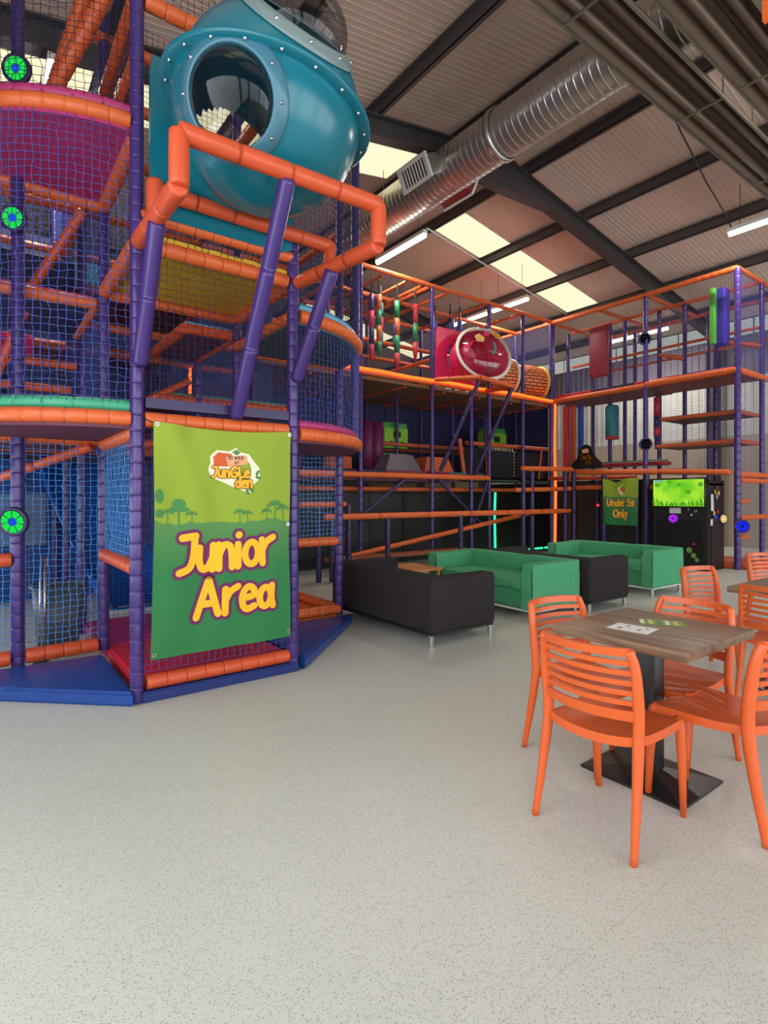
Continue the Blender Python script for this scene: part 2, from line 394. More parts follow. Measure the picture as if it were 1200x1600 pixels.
for y0, y1 in ((13.4, 16.0),):
    dn += 1
    d = empty('door_%d' % dn, loc=(XE - .02, (y0 + y1) / 2, 0), kind='structure')
    slat = MB().sweep([(0, y0 - (y0 + y1) / 2, 0), (0, y1 - (y0 + y1) / 2, 0)], .09, 6, ell=.25, up=(0, 0, 1)).mesh('slat'); slat.materials.append(ROLLD)
    for k in range(24): link('door_slat', slat, None, d, (XE - .03, (y0 + y1) / 2, .1 + k * .15))
    for y in (y0, y1): bx('door_jamb', (XE - .08, y - .08, 0), (XE + .0, y + .08, 3.75), STEEL, d)
    bx('door_head', (XE - .1, y0 - .1, 3.7), (XE, y1 + .1, 4.0), STEEL, d)
# end wall
wb = empty('wall_back', loc=(XR, YE, 0), kind='structure')
MB().prism([(XW - XR, 0), (XE - XR + .2, 0), (XE - XR + .2, 6.3), (0, 7.98), (XW - XR, 6.3)], 0, .2).build('cladding', mat('dark blue grey cladding', (84, 82, 104), .7, var=.08, scale=1), wb, (XR, YE + .2, 0)).rotation_euler.x = R(90)
# left and front walls: piers and wide openings that let the daylight in (behind and beside the camera)
wl = empty('wall_left', loc=(XW, 0, 0), kind='structure')
bx('upstand', (XW - .2, YF, 0), (XW, YE, .5), BLOCK, wl)
bx('eaves_band', (XW - .2, YF, 4.2), (XW, YE, 6.38), CLAD, wl)
for y in (-5, -1, 3.2, 7.4, 11.6, 15.8, 20, 23.6): bx('pier', (XW - .2, y, .5), (XW, y + .4, 4.2), BLOCK, wl)
bx('blocking_panel', (XW - .2, 3.6, 1.7), (XW, 11.8, 4.2), CLAD, wl); bx('blocking_panel', (XW - .2, 11.8, .5), (XW, YE, 4.2), CLAD, wl)  # unseen infill over the openings, added to keep the tower interior dark
wf = empty('wall_front', loc=(XR, YF, 0), kind='structure')
bx('eaves_band', (XW, YF - .2, 4.2), (XE, YF, 6.4), CLAD, wf)
MB().prism([(XW - XR, 6.3), (XE - XR, 6.3), (0, 7.98)], 0, .2).build('gable', CLAD, wf, (XR, YF, 0)).rotation_euler.x = R(90)
for x in (-1.5, 2.6, 6.6, 10.6, 14.6, 16.6): bx('pier', (x, YF - .2, 0), (x + .4, YF, 4.2), BLOCK, wf)

# roof: liner sheets, daylit sheets, purlins, portal frames
ce = empty('ceiling', loc=(XR, 0, ZR), kind='structure')
SLn = math.hypot(1, SL); half = XE - XR + .2
def roof_sheet(w, L, m):
    me = MB(); xs = []; n = round(w / .1)
    for i in range(n):
        for t, d in ((0, 0), (.6, 0), (.7, -.005), (.9, -.005)): xs.append(((i + t) * .1, d))
    xs.append((w, 0))
    for y, d in xs: me.v += [(0, y, d), (L, y, d)]
    me.f = [(2 * i, 2 * i + 1, 2 * i + 3, 2 * i + 2) for i in range(len(xs) - 1)]
    me = me.mesh('sheet'); me.materials.append(m); return me
def rl_mat():
    m = bpy.data.materials.new('daylit translucent sheet'); m.use_nodes = True; nt = m.node_tree; nt.nodes.clear(); N = nt.nodes.new
    tc = N('ShaderNodeTexCoord'); w = N('ShaderNodeTexWave'); w.bands_direction = 'Y'; w.inputs['Scale'].default_value = 3; w.inputs['Distortion'].default_value = .6
    w.inputs['Detail'].default_value = 3
    nt.links.new(tc.outputs['Object'], w.inputs['Vector'])
    mx = N('ShaderNodeMix'); mx.data_type = 'RGBA'; mx.inputs[6].default_value = lin((236, 222, 170)) + (1,); mx.inputs[7].default_value = lin((254, 245, 210)) + (1,)
    nt.links.new(w.outputs['Fac'], mx.inputs[0]); e = N('ShaderNodeEmission'); e.inputs[1].default_value = ROOFLIGHT
    nt.links.new(mx.outputs[2], e.inputs[0]); o = N('ShaderNodeOutputMaterial'); nt.links.new(e.outputs[0], o.inputs[0]); return m
RL = rl_mat()
sh_full = roof_sheet(1.0, half * SLn, LINER); sh_top = roof_sheet(1.0, 1.08 * SLn, LINER); sh_rl = roof_sheet(1.0, 5.5 * SLn, RL); sh_low = roof_sheet(1.0, (half - 6.58) * SLn, LINER)
sh_rl2 = roof_sheet(1.0, 8.0 * SLn, RL); sh_low2 = roof_sheet(1.0, (half - 9.08) * SLn, LINER)
for side in (1, -1):
    ang = math.atan(SL)
    def put(me, name, d, y):
        # d: horizontal distance from the ridge where the sheet starts
        if side > 0:
            o = link(name, me, None, ce, (XR + d, y, zroof(XR + d))); o.rotation_euler = (0, ang, 0)
        else:
            o = link(name, me, None, ce, (XR - d, y + 1.0, zroof(XR - d))); o.rotation_euler = (0, ang, R(180))
        return o
    y = YF - .15
    while y < YE:
        if any(abs(y - k) < .05 for k in ((1.85, 8.85, 15.85, 21.85) if side > 0 else (.85, 7.85, 14.85, 20.85))):
            put(sh_top, 'roof_sheet', 0, y); put(sh_rl if side > 0 else sh_rl2, 'rooflight', 1.08, y); put(sh_low if side > 0 else sh_low2, 'roof_sheet', 6.58 if side > 0 else 9.08, y)
        else: put(sh_full, 'roof_sheet', 0, y)
        y += 1.0
# opaque outer skin above the liner
for s in (1, -1):
    m_ = MB()
    x1 = XR + s * half; za = ZR + .3; zb = zroof(x1) + .3
    a = [(XR, YF - .2, za), (x1, YF - .2, zb), (x1, YE + .2, zb), (XR, YE + .2, za)]
    bw(m_.add(a + [(p[0], p[1], p[2] + .05) for p in a], [(0, 1, 2, 3), (7, 6, 5, 4), (0, 4, 5, 1), (1, 5, 6, 2), (2, 6, 7, 3), (3, 7, 4, 0)]), 'outer_skin', STEEL, ce)
# purlins (cold rolled zed sections) and ridge pair
PUR = mat('dark purlin steel', (84, 78, 78), .5, var=.1, scale=2)
def purlin(x, dz=.0):
    z = zroof(x) - .03 - dz
    mb = MB().box((x - .035, YF, z - .2), (x - .025, YE, z)).box((x - .035, YF, z - .2), (x + .035, YE, z - .185)).box((x - .1, YF, z - .012), (x - .03, YE, z))
    bw(mb, 'purlin', PUR, ce)
for k in range(5):
    for s in (1, -1): purlin(XR + s * (.86 + k * 1.85))
for s in (1, -1): purlin(XR + s * .18, .02)
FR = mat('dark rafter steel', (66, 62, 62), .55, var=.1, scale=2)
def i_section(p0, p1, dep, wid, parent, y):
    """I beam rafter in the plane Y = y with its top along p0-p1"""
    (xa, za), (xb, zb) = p0, p1; mb = MB()
    for lo, hi, w in ((0, .03, wid), (.03, dep - .03, .02), (dep - .03, dep, wid)):
        vs = []
        for (x, z) in ((xa, za), (xb, zb)):
            for q in (lo, hi):
                for d in (-w / 2, w / 2): vs.append((x, y + d, z - q))
        mb.add(vs, [(0, 1, 3, 2), (4, 6, 7, 5), (0, 4, 5, 1), (2, 3, 7, 6), (0, 2, 6, 4), (1, 5, 7, 3)])
    return bw(mb, 'rafter', FR, parent)
for y in (.5, 6.9, 13.3, 19.7):
    for s in (1, -1):
        xe = XR + s * (XE - XR)
        i_section((XR, ZR - .24), (xe, zroof(xe) - .24), .34, .2, ce, y)
        # haunch at the apex
        mb = MB(); a = [(XR, ZR - .58), (XR + s * 1.5, zroof(XR + 1.5) - .58), (XR, ZR - .92)]
        mb.add([(p[0], y - .1, p[1]) for p in a] + [(p[0], y + .1, p[1]) for p in a], [(0, 1, 2), (5, 4, 3), (0, 3, 4, 1), (1, 4, 5, 2), (2, 5, 3, 0)])
        bw(mb, 'haunch', FR, ce)
        if s > 0 or y > 5:
            bw(MB().box((xe - s * .32 if s > 0 else xe, y - .1, 0), (xe if s > 0 else xe + .32, y + .1, zroof(xe) - .3)), 'column', FR, ce)

# ------------------------------------------------------------------ services under the roof
dx, dz, dr = 6.4, 6.88, .36
du = empty('air_duct', 'silver spiral ventilation duct hung under the roof ridge', 'duct', (dx, 0, dz))
prof = []; L = 26; n = int(L / .11)
for i in range(n):
    p = L / n
    for t, k in ((.0, dr + .006), (.06, dr + .006), (.12, dr), (.2, dr), (.85, dr), (.95, dr)): prof.append((k, (i + t) * p))
mb = MB(); mb.lathe(prof, 32)
o = mb.build('duct_skin', GALV, du, (dx, -3, dz), True); o.rotation_euler.x = R(-90)
for y in (1.5, 5.6, 10.2, 14.5, 19):
    MB().lathe([(dr + .012, -.05), (dr + .03, -.05), (dr + .03, .05), (dr + .012, .05)], 32, Matrix.Rotation(R(90), 4, 'X')).build('joint_band', GALV, du, (dx, y, dz), True)
for y in (4.2, 8.6, 12.5, 16.8):
    bw(MB().sweep([(dx, y, dz + dr), (dx, y, zroof(dx))], .008, 5), 'hanger_wire', STEEL, du)
def diffuser(y, s):
    d = empty('air_diffuser', 'white louvred air diffuser box on the side of the duct' if s < 0 else 'red tinted back of the diffuser box on the far side of the duct', 'air diffuser', (dx + s * .45, y, dz), 'diffusers along the duct')
    M = Matrix.Translation((dx + s * .3, y, dz)) @ Matrix.Rotation(s * R(25), 4, 'Y')
    def pt(x, yy, z): return tuple(M @ Vector((s * x, yy, z)))
    def b(name, lo, hi, m):
        mb = MB().box(lo, hi); mb.v = [pt(*v) for v in mb.v]; bw(mb, name, m, d)
    b('box', (0, -.33, -.16), (.24, .33, .16), GALV if s < 0 else mat('red painted steel', (150, 52, 52), .5))
    for lo, hi in (((.24, -.36, .14), (.28, .36, .19)), ((.24, -.36, -.19), (.28, .36, -.14)), ((.24, -.36, -.14), (.28, -.31, .14)), ((.24, .31, -.14), (.28, .36, .14))): b('frame', lo, hi, WHITE)
    b('dark_core', (.235, -.31, -.14), (.245, .31, .14), BLACK)
    for k in range(9): b('louvre', (.245, -.28 + k * .07, -.14), (.27, -.265 + k * .07, .14), WHITE)
diffuser(7.02, -1); diffuser(7.02, 1)

def strip_light(x, y0, y1, z, label):
    t = empty('strip_light', label, 'strip light', (x, (y0 + y1) / 2, z), 'fluorescent strip lights under the roof')
    bw(MB().box((x - .05, y0, z + .03), (x + .05, y1, z + .1)), 'housing', WHITE, t)
    o = bw(MB().sweep([(x, y0 + .02, z), (x, y1 - .02, z)], .045, 10), 'tube', emis('lit fluorescent tube', (255, 250, 240), TUBE), t)
    for y in (y0 + .2, y1 - .2): bw(MB().sweep([(x, y, z + .1), (x, y, zroof(x) - .2)], .006, 4), 'hanger_wire', STEEL, t)
    ld = bpy.data.lights.new('tube_light', 'AREA'); ld.shape = 'RECTANGLE'; ld.size = .1; ld.size_y = y1 - y0; ld.energy = 75; ld.color = (1, .95, .88)
    lo = bpy.data.objects.new('tube_light', ld); COL.objects.link(lo); lo.parent = t; lo.location = (0, 0, -.06)
strip_light(6.77, 7.78, 9.33, 6.3, 'lit strip light above the middle play frame, below the duct')
strip_light(11.0, 8.78, 9.95, 6.3, 'nearer of the two lit strip lights end to end behind the pink pod')
strip_light(11.0, 10.15, 11.4, 6.3, 'farther of the two lit strip lights end to end behind the pink pod')
strip_light(15.2, 7.4, 8.2, 6.0, 'lit strip light seen through the top deck, end nearest the corner post')
strip_light(15.2, 8.3, 9.1, 6.0, 'lit strip light seen through the top deck, end beside the red panel')
strip_light(11.3, 3.48, 4.4, 6.3, 'lit strip light at the right edge near the roof')
strip_light(.66, 6.6, 8.1, 5.9, 'lit strip light seen through the netting of the junior tower')

# radiant heaters: long dark reflector troughs with tubes
HEAT = mat('heat stained steel', (104, 86, 72), .42, metal=.25, var=.25, scale=1.5, stretch=(.3, 3, 3))
HRIM = mat('bare steel rim', (150, 144, 130), .35, metal=.8)
def heater(y0, y1, label):
    h = empty('radiant_heater', label, 'heater', (7.5, (y0 + y1) / 2, 6.2), 'radiant heaters')
    x0, x1, z = 3.6, 12.5, 6.2; yc = (y0 + y1) / 2; w = y1 - y0
    prof = [(y0, z), (y0 + .16 * w, z + .2), (yc - .12 * w, z + .24), (yc, z + .14), (yc + .12 * w, z + .24), (y1 - .16 * w, z + .2), (y1, z)]
    mb = MB(); mb.v = [(x, y, zz + t) for t in (0, .012) for x in (x0, x1) for y, zz in prof]; k = len(prof)
    mb.f = [(i, i + 1, k + i + 1, k + i) for i in range(k - 1)] + [(2 * k + i, 3 * k + i, 3 * k + i + 1, 2 * k + i + 1) for i in range(k - 1)]
    bw(mb, 'reflector', HEAT, h)
    for f in (.28, .72): bw(MB().sweep([(x0, y0 + f * w, z + .1), (x1, y0 + f * w, z + .1)], .05, 12), 'burner_tube', mat('burnt tube steel', (96, 78, 66), .45, metal=.3, var=.3, scale=3), h, True)
    for y in (y0, y1): bw(MB().box((x0, y - .012, z - .012), (x1, y + .012, z + .03)), 'edge_rim', HRIM, h)
    for x in (4.8, 7.2, 9.6, 12.2):
        bw(MB().sweep([(x, y0, z - .01), (x, y1, z - .01)], .016, 6), 'cross_bar', HRIM, h)
        for y in (y0, y1): bw(MB().sweep([(x, y, z), (x, y, zroof(x) - .05)], .006, 4), 'hanger_wire', STEEL, h)
heater(2.86, 3.4, 'long dark radiant heater trough nearest the duct')
heater(2.12, 2.7, 'long dark radiant heater trough at the top right corner')
bw(MB().sweep([(8.6, 4.15, 7.35), (8.6, 4.1, 7.2), (10.3, 4.35, 6.9), (11.3, 4.4, 6.6), (11.3, 4.35, 6.42)], .014, 6), 'hanging_cable', STEEL, None, label='thin dark cable hanging under the roof to the right strip light', cat='cable')
bw(MB().sweep([(6.77, 7.75, 6.42), (9.6, 8.25, 6.3), (12.5, 8.74, 6.2)], .014, 6), 'hanging_cable', WHITE, None, label='pale cable strung across below the daylit roof sheets', cat='cable')
bx('hanging_board', (4.7, 1.1, 4.95), (4.75, 1.6, 5.6), mat('orange board', (236, 110, 40), .5), None); tag(bpy.data.objects['hanging_board'], 'orange hanging board at the top right corner', 'board')

# ------------------------------------------------------------------ junior play tower
XA, XB, XC, YA, YD = .90, 2.09, 3.28, 4.05, 5.24
tw = empty('play_tower', 'tall junior play tower with purple padded posts and orange rolls on the left', 'play frame', (1.5, 4.6, 0))
P_ = {'A': (XA, YA), 'B': (XB, YA), 'D': (XA, YD), 'B2': (XB, YD), 'C': (XC, YD), 'E': (.28, 5.2)}
post(XA, YA, 0, 5.6, tw, .047); post(XB, YA, 0, 3.52, tw, .047); post(XA, YD, .1, 5.6, tw, .044); post(XB, YD, .1, 5.6, tw, .044)
post(XC, YD, .1, 5.2, tw, .046); post(.28, 5.2, .05, 5.6, tw, .047); post(3.12, 4.68, 1.98, 5.2, tw, .046)
post(2.72, 5.24, .1, 2.0, tw, .04)
# rolls along the floor, tied bars and beams
def rl(p, q, z, r=.055, m=None, z2=None, puff=.13, name='roll'): return roll(name, (p[0], p[1], z), (q[0], q[1], z if z2 is None else z2), r, m or ORANGE, tw, puff, 10)
rl((XA + .06, YA), (XB - .04, YA), .125, .052, ORANGE_R)
rl((.33, 5.2), (XA - .05, YD), .15, .06, ORANGE_R); rl((-.9, 5.2), (.23, 5.2), .15, .06, ORANGE_R)
rl((XB, YD), (XC, YD), .16, .055); rl((XB, YD + 1.19), (XC, YD + 1.19), .16, .055)
rl((XC, YD), (XC, YD + 1.19), .16, .055)
rl((XB + .03, YD), (XC - .03, YD), .92, .05); rl((XB + .03, YD), (XC - .03, YD), 1.95, .055)
rl((XA, YA + .05), (XA, YD - .04), .92, .055, ORANGE_R); rl((-.9, 5.2), (.24, 5.2), .92, .055, ORANGE_R)
rl((XA, YA + .04), (XA, YD - .04), 1.86, .055); rl((-.3, YD), (XA - .04, YD), 1.9, .055)
rl((XA + .05, YA), (XB - .05, YA), 1.95, .055)
bx('cross_beam', (XA + .05, YA - .03, 2.03), (XB - .05, YA + .03, 2.1), PURPLE_D, tw)
rl((.05, 5.9), (XA - .1, 5.2), 1.52, .04, ORANGE_R, 1.84, puff=.5)
for z in (3.16, 4.85):
    rl((XA + .05, YA), (XB - .05, YA), z, .055); rl((XA, YA + .05), (XA, YD - .05), z, .055); rl((XA, YD), (XB, YD), z, .05); rl((XB, YA + .05), (XB, YD - .05), z, .055)
rl((XA, YA), (XB, YA), 3.36, .045)
rl((XB, YA), (XB, YD), 4.4, .05); rl((XA + .03, YD), (XB, YD), 4.35, .045); rl((XA, YA), (XA, YD), 4.42, .05)
rl((XA - .1, YD + .0), (XB, YD), 5.35, .05); rl((.3, 5.2), (XA, YA + .1), 4.15, .055, None, 5.3); rl((.3, 5.9), (.7, YA + .6), 4.1, .05, None, 5.3)
# level one and two: quarter-round decks
for z, padm, und in ((1.95, GREEN_V, MAROON), (3.98, MAGENTA, MAGENTA)):
    fan_deck('deck', (XA, YD), 1.19, 180, 270, z - .07, z + .01, und, tw)
    arc_roll('edge_roll', (XA, YD), 1.19, 182, 268, z, .05, ORANGE, tw)
    arc_roll('pad_rim', (XA, YD), 1.15, 181, 269, z + .085, .045, padm, tw, .17)
rl((-.3, YD), (XA, YD), 3.9, .055); rl((XA, YA + .06), (XA, YD), 3.9, .055)
for z, padm, und in ((1.93, MAGENTA, MAROON), (2.9, SKY_V, mat('slate underside', (62, 84, 96), .6))):
    fan_deck('deck', (XB, YD), 1.19, 270, 360, z - .07, z + .01, und, tw)
    arc_roll('edge_roll', (XB, YD), 1.19, 273, 359, z, .055, ORANGE, tw)
    arc_roll('pad_rim', (XB, YD), 1.15, 273, 359, z + .085, .04, padm, tw, .1)
    rl((XB, YA + .05), (XB, YD), z - .01, .05)
rl((XB, YD), (XC, YD), 2.86, .05)
bx('deck', (XA, YA, 3.19), (XB, YD, 3.25), YELLOW_V, tw)
bx('deck', (XA, YA, 1.93), (XB, YD, 1.99), MAROON, tw)
# floor mats
def mat_pad(poly, z0, z1, m, label, b=.02):
    bm = bmesh.new(); c = np.mean(poly, axis=0); vs = [bm.verts.new((x - c[0], y - c[1], 0)) for x, y in poly]
    f = bm.faces.new(vs); f.normal_update()
    if f.normal.z < 0: f.normal_flip()
    r = bmesh.ops.extrude_face_region(bm, geom=[f]); bmesh.ops.translate(bm, verts=[v for v in r['geom'] if isinstance(v, bmesh.types.BMVert)], vec=(0, 0, z1 - z0))
    bmesh.ops.recalc_face_normals(bm, faces=bm.faces[:])
    bmesh.ops.bevel(bm, geom=bm.edges[:], offset=b, segments=2, affect='EDGES')
    me = bpy.data.meshes.new('pad'); bm.to_mesh(me); bm.free()
    return tag(link('floor_mat', me, m, None, (c[0], c[1], z0)), label, 'mat')
mat_pad([(XA - .03, YA - .1), (XA - .03, YD - .15), (.3, 5.12), (-.9, 5.12), (-.35, 5.12), (.14, 4.62)][:4] + [(-.45, 5.1), (.14, 4.62)], .0, .1, BLUE_V, 'blue padded floor mat with cut corner on the left of the tower')
mat_pad([(XB + .06, YA - .08), (XC + .1, YD - .12), (XC - .05, YD - .06), (XB + .06, YD - .06)], 0, .1, BLUE_V, 'blue padded floor mat with cut corner between tower and black sofa')
mat_pad([(XA + .02, YA - .06), (XB + .03, YA - .06), (XB + .03, YA + .08), (XA + .02, YA + .08)], 0, .075, mat('dark blue vinyl', (24, 44, 112), .4), 'narrow dark blue mat strip under the front orange roll', .01)
mat_pad([(XA + .02, YA + .1), (XB + .02, YA + .1), (XB + .02, YD), (XA + .02, YD)], 0, .12, RED_V, 'red padded mat inside the tower behind the banner')
mat_pad([(XA + .02, YD + .02), (XB, YD + .02), (XB, YD + 1.2), (XA + .02, YD + 1.2)], 0, .12, MAGENTA, 'magenta padded mat behind the red mat in the tower')
mat_pad([(XB + .04, YD), (XC - .02, YD), (XC - .02, YD + 1.15), (XB + .04, YD + 1.15)], 0, .12, ORANGE, 'orange padded mat inside the right bay of the tower')
# nets
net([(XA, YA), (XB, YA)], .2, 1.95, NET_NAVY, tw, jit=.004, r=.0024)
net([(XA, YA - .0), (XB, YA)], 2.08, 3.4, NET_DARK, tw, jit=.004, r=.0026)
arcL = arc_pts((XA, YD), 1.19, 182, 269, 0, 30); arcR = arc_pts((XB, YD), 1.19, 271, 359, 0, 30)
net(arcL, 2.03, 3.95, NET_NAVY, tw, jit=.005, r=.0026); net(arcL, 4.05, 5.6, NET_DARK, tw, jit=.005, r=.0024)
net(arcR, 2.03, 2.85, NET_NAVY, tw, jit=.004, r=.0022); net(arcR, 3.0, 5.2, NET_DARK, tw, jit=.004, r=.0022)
net([(.28, 5.2), (XA, YD)], .2, 1.9, NET_BLUE, tw, jit=.004, r=.003); net([(-.6, 5.2), (.28, 5.2)], .95, 1.9, NET_BLUE, tw, jit=.004, r=.003)
net([(-.6, 5.2), (.28, 5.2)], .2, .9, NET_BLUE, tw, jit=.004, r=.003)
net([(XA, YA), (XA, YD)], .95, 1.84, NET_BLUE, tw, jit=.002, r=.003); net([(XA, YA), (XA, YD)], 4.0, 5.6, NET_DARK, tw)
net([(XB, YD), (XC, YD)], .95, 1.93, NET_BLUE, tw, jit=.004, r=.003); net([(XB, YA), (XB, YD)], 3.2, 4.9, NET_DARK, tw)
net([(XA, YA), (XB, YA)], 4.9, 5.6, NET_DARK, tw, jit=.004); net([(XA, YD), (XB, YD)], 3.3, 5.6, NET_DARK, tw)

# outrigger frame that carries the bubble pod
of = empty('pod_stand', 'orange padded outrigger frame with purple props under the teal pod', 'support frame', (1.6, 3.6, 2.0))
def orail(a, b, r=.055, puff=.3, m=None): return roll('rail', a, b, r, m or ORANGE_R, of, puff, 10, .94)
q = [(XA, 4.0, 3.15), (.877, 3.0, 3.07), (.877, 3.0, 3.36), (2.19, 3.0, 3.38), (2.19, 3.0, 3.11), (XB + .02, 4.0, 3.15)]
for a, b in zip(q[:-1], q[1:]): orail(a, b)
orail((.99, 3.93, 3.5), (2.38, 3.95, 3.5)); orail((2.38, 3.95, 3.52), (2.34, 3.9, 3.2), .05); orail((.99, 3.93, 3.3), (.99, 3.93, 3.56), .06)
for a, b in (((.89, 3.5, 3.08), (XA + .01, YA - .05, 2.32)), ((1.52, 3.01, 3.34), (1.59, 4.0, 2.02)), ((2.14, 3.52, 3.1), (XB, YA - .06, 2.36))):
    roll('prop', b, a, .052, PURPLE, of, .55, 12, .95)

# teal bubble pod
def sphere_part(c, rad, axis, keep, nu=64, nv=40):
    """UV sphere round an axis; keep(direction) says which faces stay"""
    q = Vector((0, 0, 1)).rotation_difference(axis); vs = []; fs = []
    for i in range(nv + 1):
        th = math.pi * i / nv
        for j in range(nu):
            ph = 2 * math.pi * j / nu; vs.append(q @ Vector((math.sin(th) * math.cos(ph), math.sin(th) * math.sin(ph), math.cos(th))))
    for i in range(nv):
        for j in range(nu):
            f = (i * nu + j, (i + 1) * nu + j, (i + 1) * nu + (j + 1) % nu, i * nu + (j + 1) % nu)
            d = (vs[f[0]] + vs[f[1]] + vs[f[2]] + vs[f[3]]).normalized()
            if keep(d): fs.append(f)
    mb = MB(); mb.v = [tuple(v * rad) for v in vs]; mb.f = fs; return mb
def bubble_window(pod, c, rad, d, ang, bulge, clear, ringm, bolts=10, suffix=''):
    d = Vector(d).normalized(); q = Vector((0, 0, 1)).rotation_difference(d).to_matrix().to_4x4()
    a0, a1 = ang - .03, ang + .12; k = rad + .006
    pr = [(math.sin(a) * kk, math.cos(a) * kk) for a, kk in ((a0, k - .01), (a0, k + .014), (a0 + .02, k + .02), (a1 - .02, k + .016), (a1, k + .003))]
    wdw = MB().lathe(pr, 48, q).build('window_ring', ringm, pod, c, True)
    rr = math.sin(a0) * k; h0 = math.cos(a0) * k; cap = []
    for i in range(11):
        t = i / 10; cap.append((rr * math.cos(t * math.pi / 2) + 1e-4, h0 + bulge * math.sin(t * math.pi / 2)))
    MB().lathe(cap, 40, q).build('window_dome', clear, wdw, c, True)
    am = (a0 + a1) / 2
    for i in range(bolts):
        w = 2 * math.pi * i / bolts + .2; p = q @ Vector((math.sin(am) * math.cos(w), math.sin(am) * math.sin(w), math.cos(am)))
        MB().lathe([(.0001, .012), (.008, .01), (.012, 0)], 8, Vector((0, 0, 1)).rotation_difference(p).to_matrix().to_4x4()).build('bolt', CHROME, wdw, tuple(Vector(c) + p * (k + .016)), True)
pc = (1.6, 3.45, 3.99); PR = .61
pod = empty('bubble_pod', 'large teal plastic bubble pod with clear round windows high on the tower', 'bubble pod', (pc[0], pc[1], pc[2] - PR))
ax = Vector((.13, -.1, 1)).normalized()
w1 = Vector((-.40, -.345, -.25)).normalized(); w2 = Vector((.03, -.5, .42)).normalized(); back = Vector((0, 1, -.1)).normalized()
notwin = lambda d: d.dot(w1) < math.cos(.47) and d.dot(w2) < math.cos(.56) and d.dot(back) < .8
sphere_part(pc, PR, ax, lambda d: d.dot(ax) > 0 and notwin(d), 96, 60).build('upper_shell', TEAL, pod, pc, True)
sphere_part(pc, PR * 1.02, ax, lambda d: d.dot(ax) <= 0 and notwin(d), 96, 60).build('lower_shell', TEAL, pod, pc, True)
qa = Vector((0, 0, 1)).rotation_difference(ax).to_matrix().to_4x4()
fl_ = MB().lathe([(PR - .01, -.014), (PR + .075, -.014), (PR + .085, -.004), (PR + .085, .006), (PR + .075, .014), (PR - .01, .014)], 96, qa).build('flange', TEAL, pod, pc, True)
for i in range(20):
    w = 2 * math.pi * i / 20; p = qa @ Vector((math.cos(w) * (PR + .045), math.sin(w) * (PR + .045), -.016))
    MB().lathe([(.0001, .012), (.008, .01), (.012, 0)], 8, (Vector((0, 0, 1)).rotation_difference(-ax)).to_matrix().to_4x4()).build('bolt', CHROME, fl_, tuple(Vector(pc) + p), True)
RINGM = mat('smoked acrylic rim', (66, 118, 136), .25)
bubble_window(pod, pc, PR * 1.02, w1, .45, .15, CLEAR, RINGM); bubble_window(pod, pc, PR, w2, .54, .24, CLEAR, mat('clear acrylic rim', (120, 140, 142), .25))
# square mounting plate with a round hole, and the collar
def plate_with_hole(x0, x1, z0, z1, y, t, cx, cz, r):
    mb = MB(); n = 48
    for yy in (y, y + t):
        for i in range(n):
            a = 2 * math.pi * i / n; c_, s_ = math.cos(a), math.sin(a)
            k = min((x1 - cx) / c_ if c_ > 1e-6 else (x0 - cx) / c_ if c_ < -1e-6 else 1e9, (z1 - cz) / s_ if s_ > 1e-6 else (z0 - cz) / s_ if s_ < -1e-6 else 1e9)
            mb.v.append((cx + c_ * r, yy, cz + s_ * r)); mb.v.append((cx + c_ * k, yy, cz + s_ * k))
    for i in range(n):
        j = (i + 1) % n
        mb.f += [(2 * i, 2 * i + 1, 2 * j + 1, 2 * j), (2 * n + 2 * i, 2 * n + 2 * j, 2 * n + 2 * j + 1, 2 * n + 2 * i + 1), (2 * i + 1, 2 * n + 2 * i + 1, 2 * n + 2 * j + 1, 2 * j + 1), (2 * i, 2 * j, 2 * n + 2 * j, 2 * n + 2 * i)]
    return mb
bw(plate_with_hole(.975, 2.06, 3.36, 4.47, YA - .05, .04, 1.53, 3.93, .42), 'mounting_plate', TEAL, pod)
bw(MB().sweep([(1.53, 3.8, 3.95), (1.53, YA - .02, 3.93)], .43, 40, caps=False), 'collar', TEAL, pod, True)

# banner, printed cloth hung by its corners
BZ0, BZ1, BX0, BX1, BY = .30, 1.93, .985, 2.03, 3.965
bo = (1.5, BY, BZ0)
def wav(u, v):
    k = 1 - v
    return .014 * math.sin(u * 8 + 1.1 + v * 1.5) * (.4 + .6 * (1 - abs(2 * v - 1))) + .005 * math.sin(u * 19 - v * 6) + .006 * math.sin(v * 13 + u * 5) + .034 * math.exp(-((u - .12 - k * .55) / .09) ** 2) * math.exp(-k * 2.2) + .026 * math.exp(-((u - .9 + k * .4) / .1) ** 2) * math.exp(-k * 2.5)
def ban(u, v, lift=0):      # u 0..1 across, v 0..1 up
    sag = .03 * math.sin(math.pi * u) * v ** 3 * 1.0
    inx = .012 * math.sin(math.pi * v)
    x = BX0 + inx * (1 - 2 * u) + (BX1 - BX0) * u - (.02 * (1 - v) * (1 - u)); z = BZ0 + (BZ1 - BZ0) * v - sag - .0 * u
    return (x - bo[0], BY - wav(u, v) - lift - bo[1], z - bo[2])
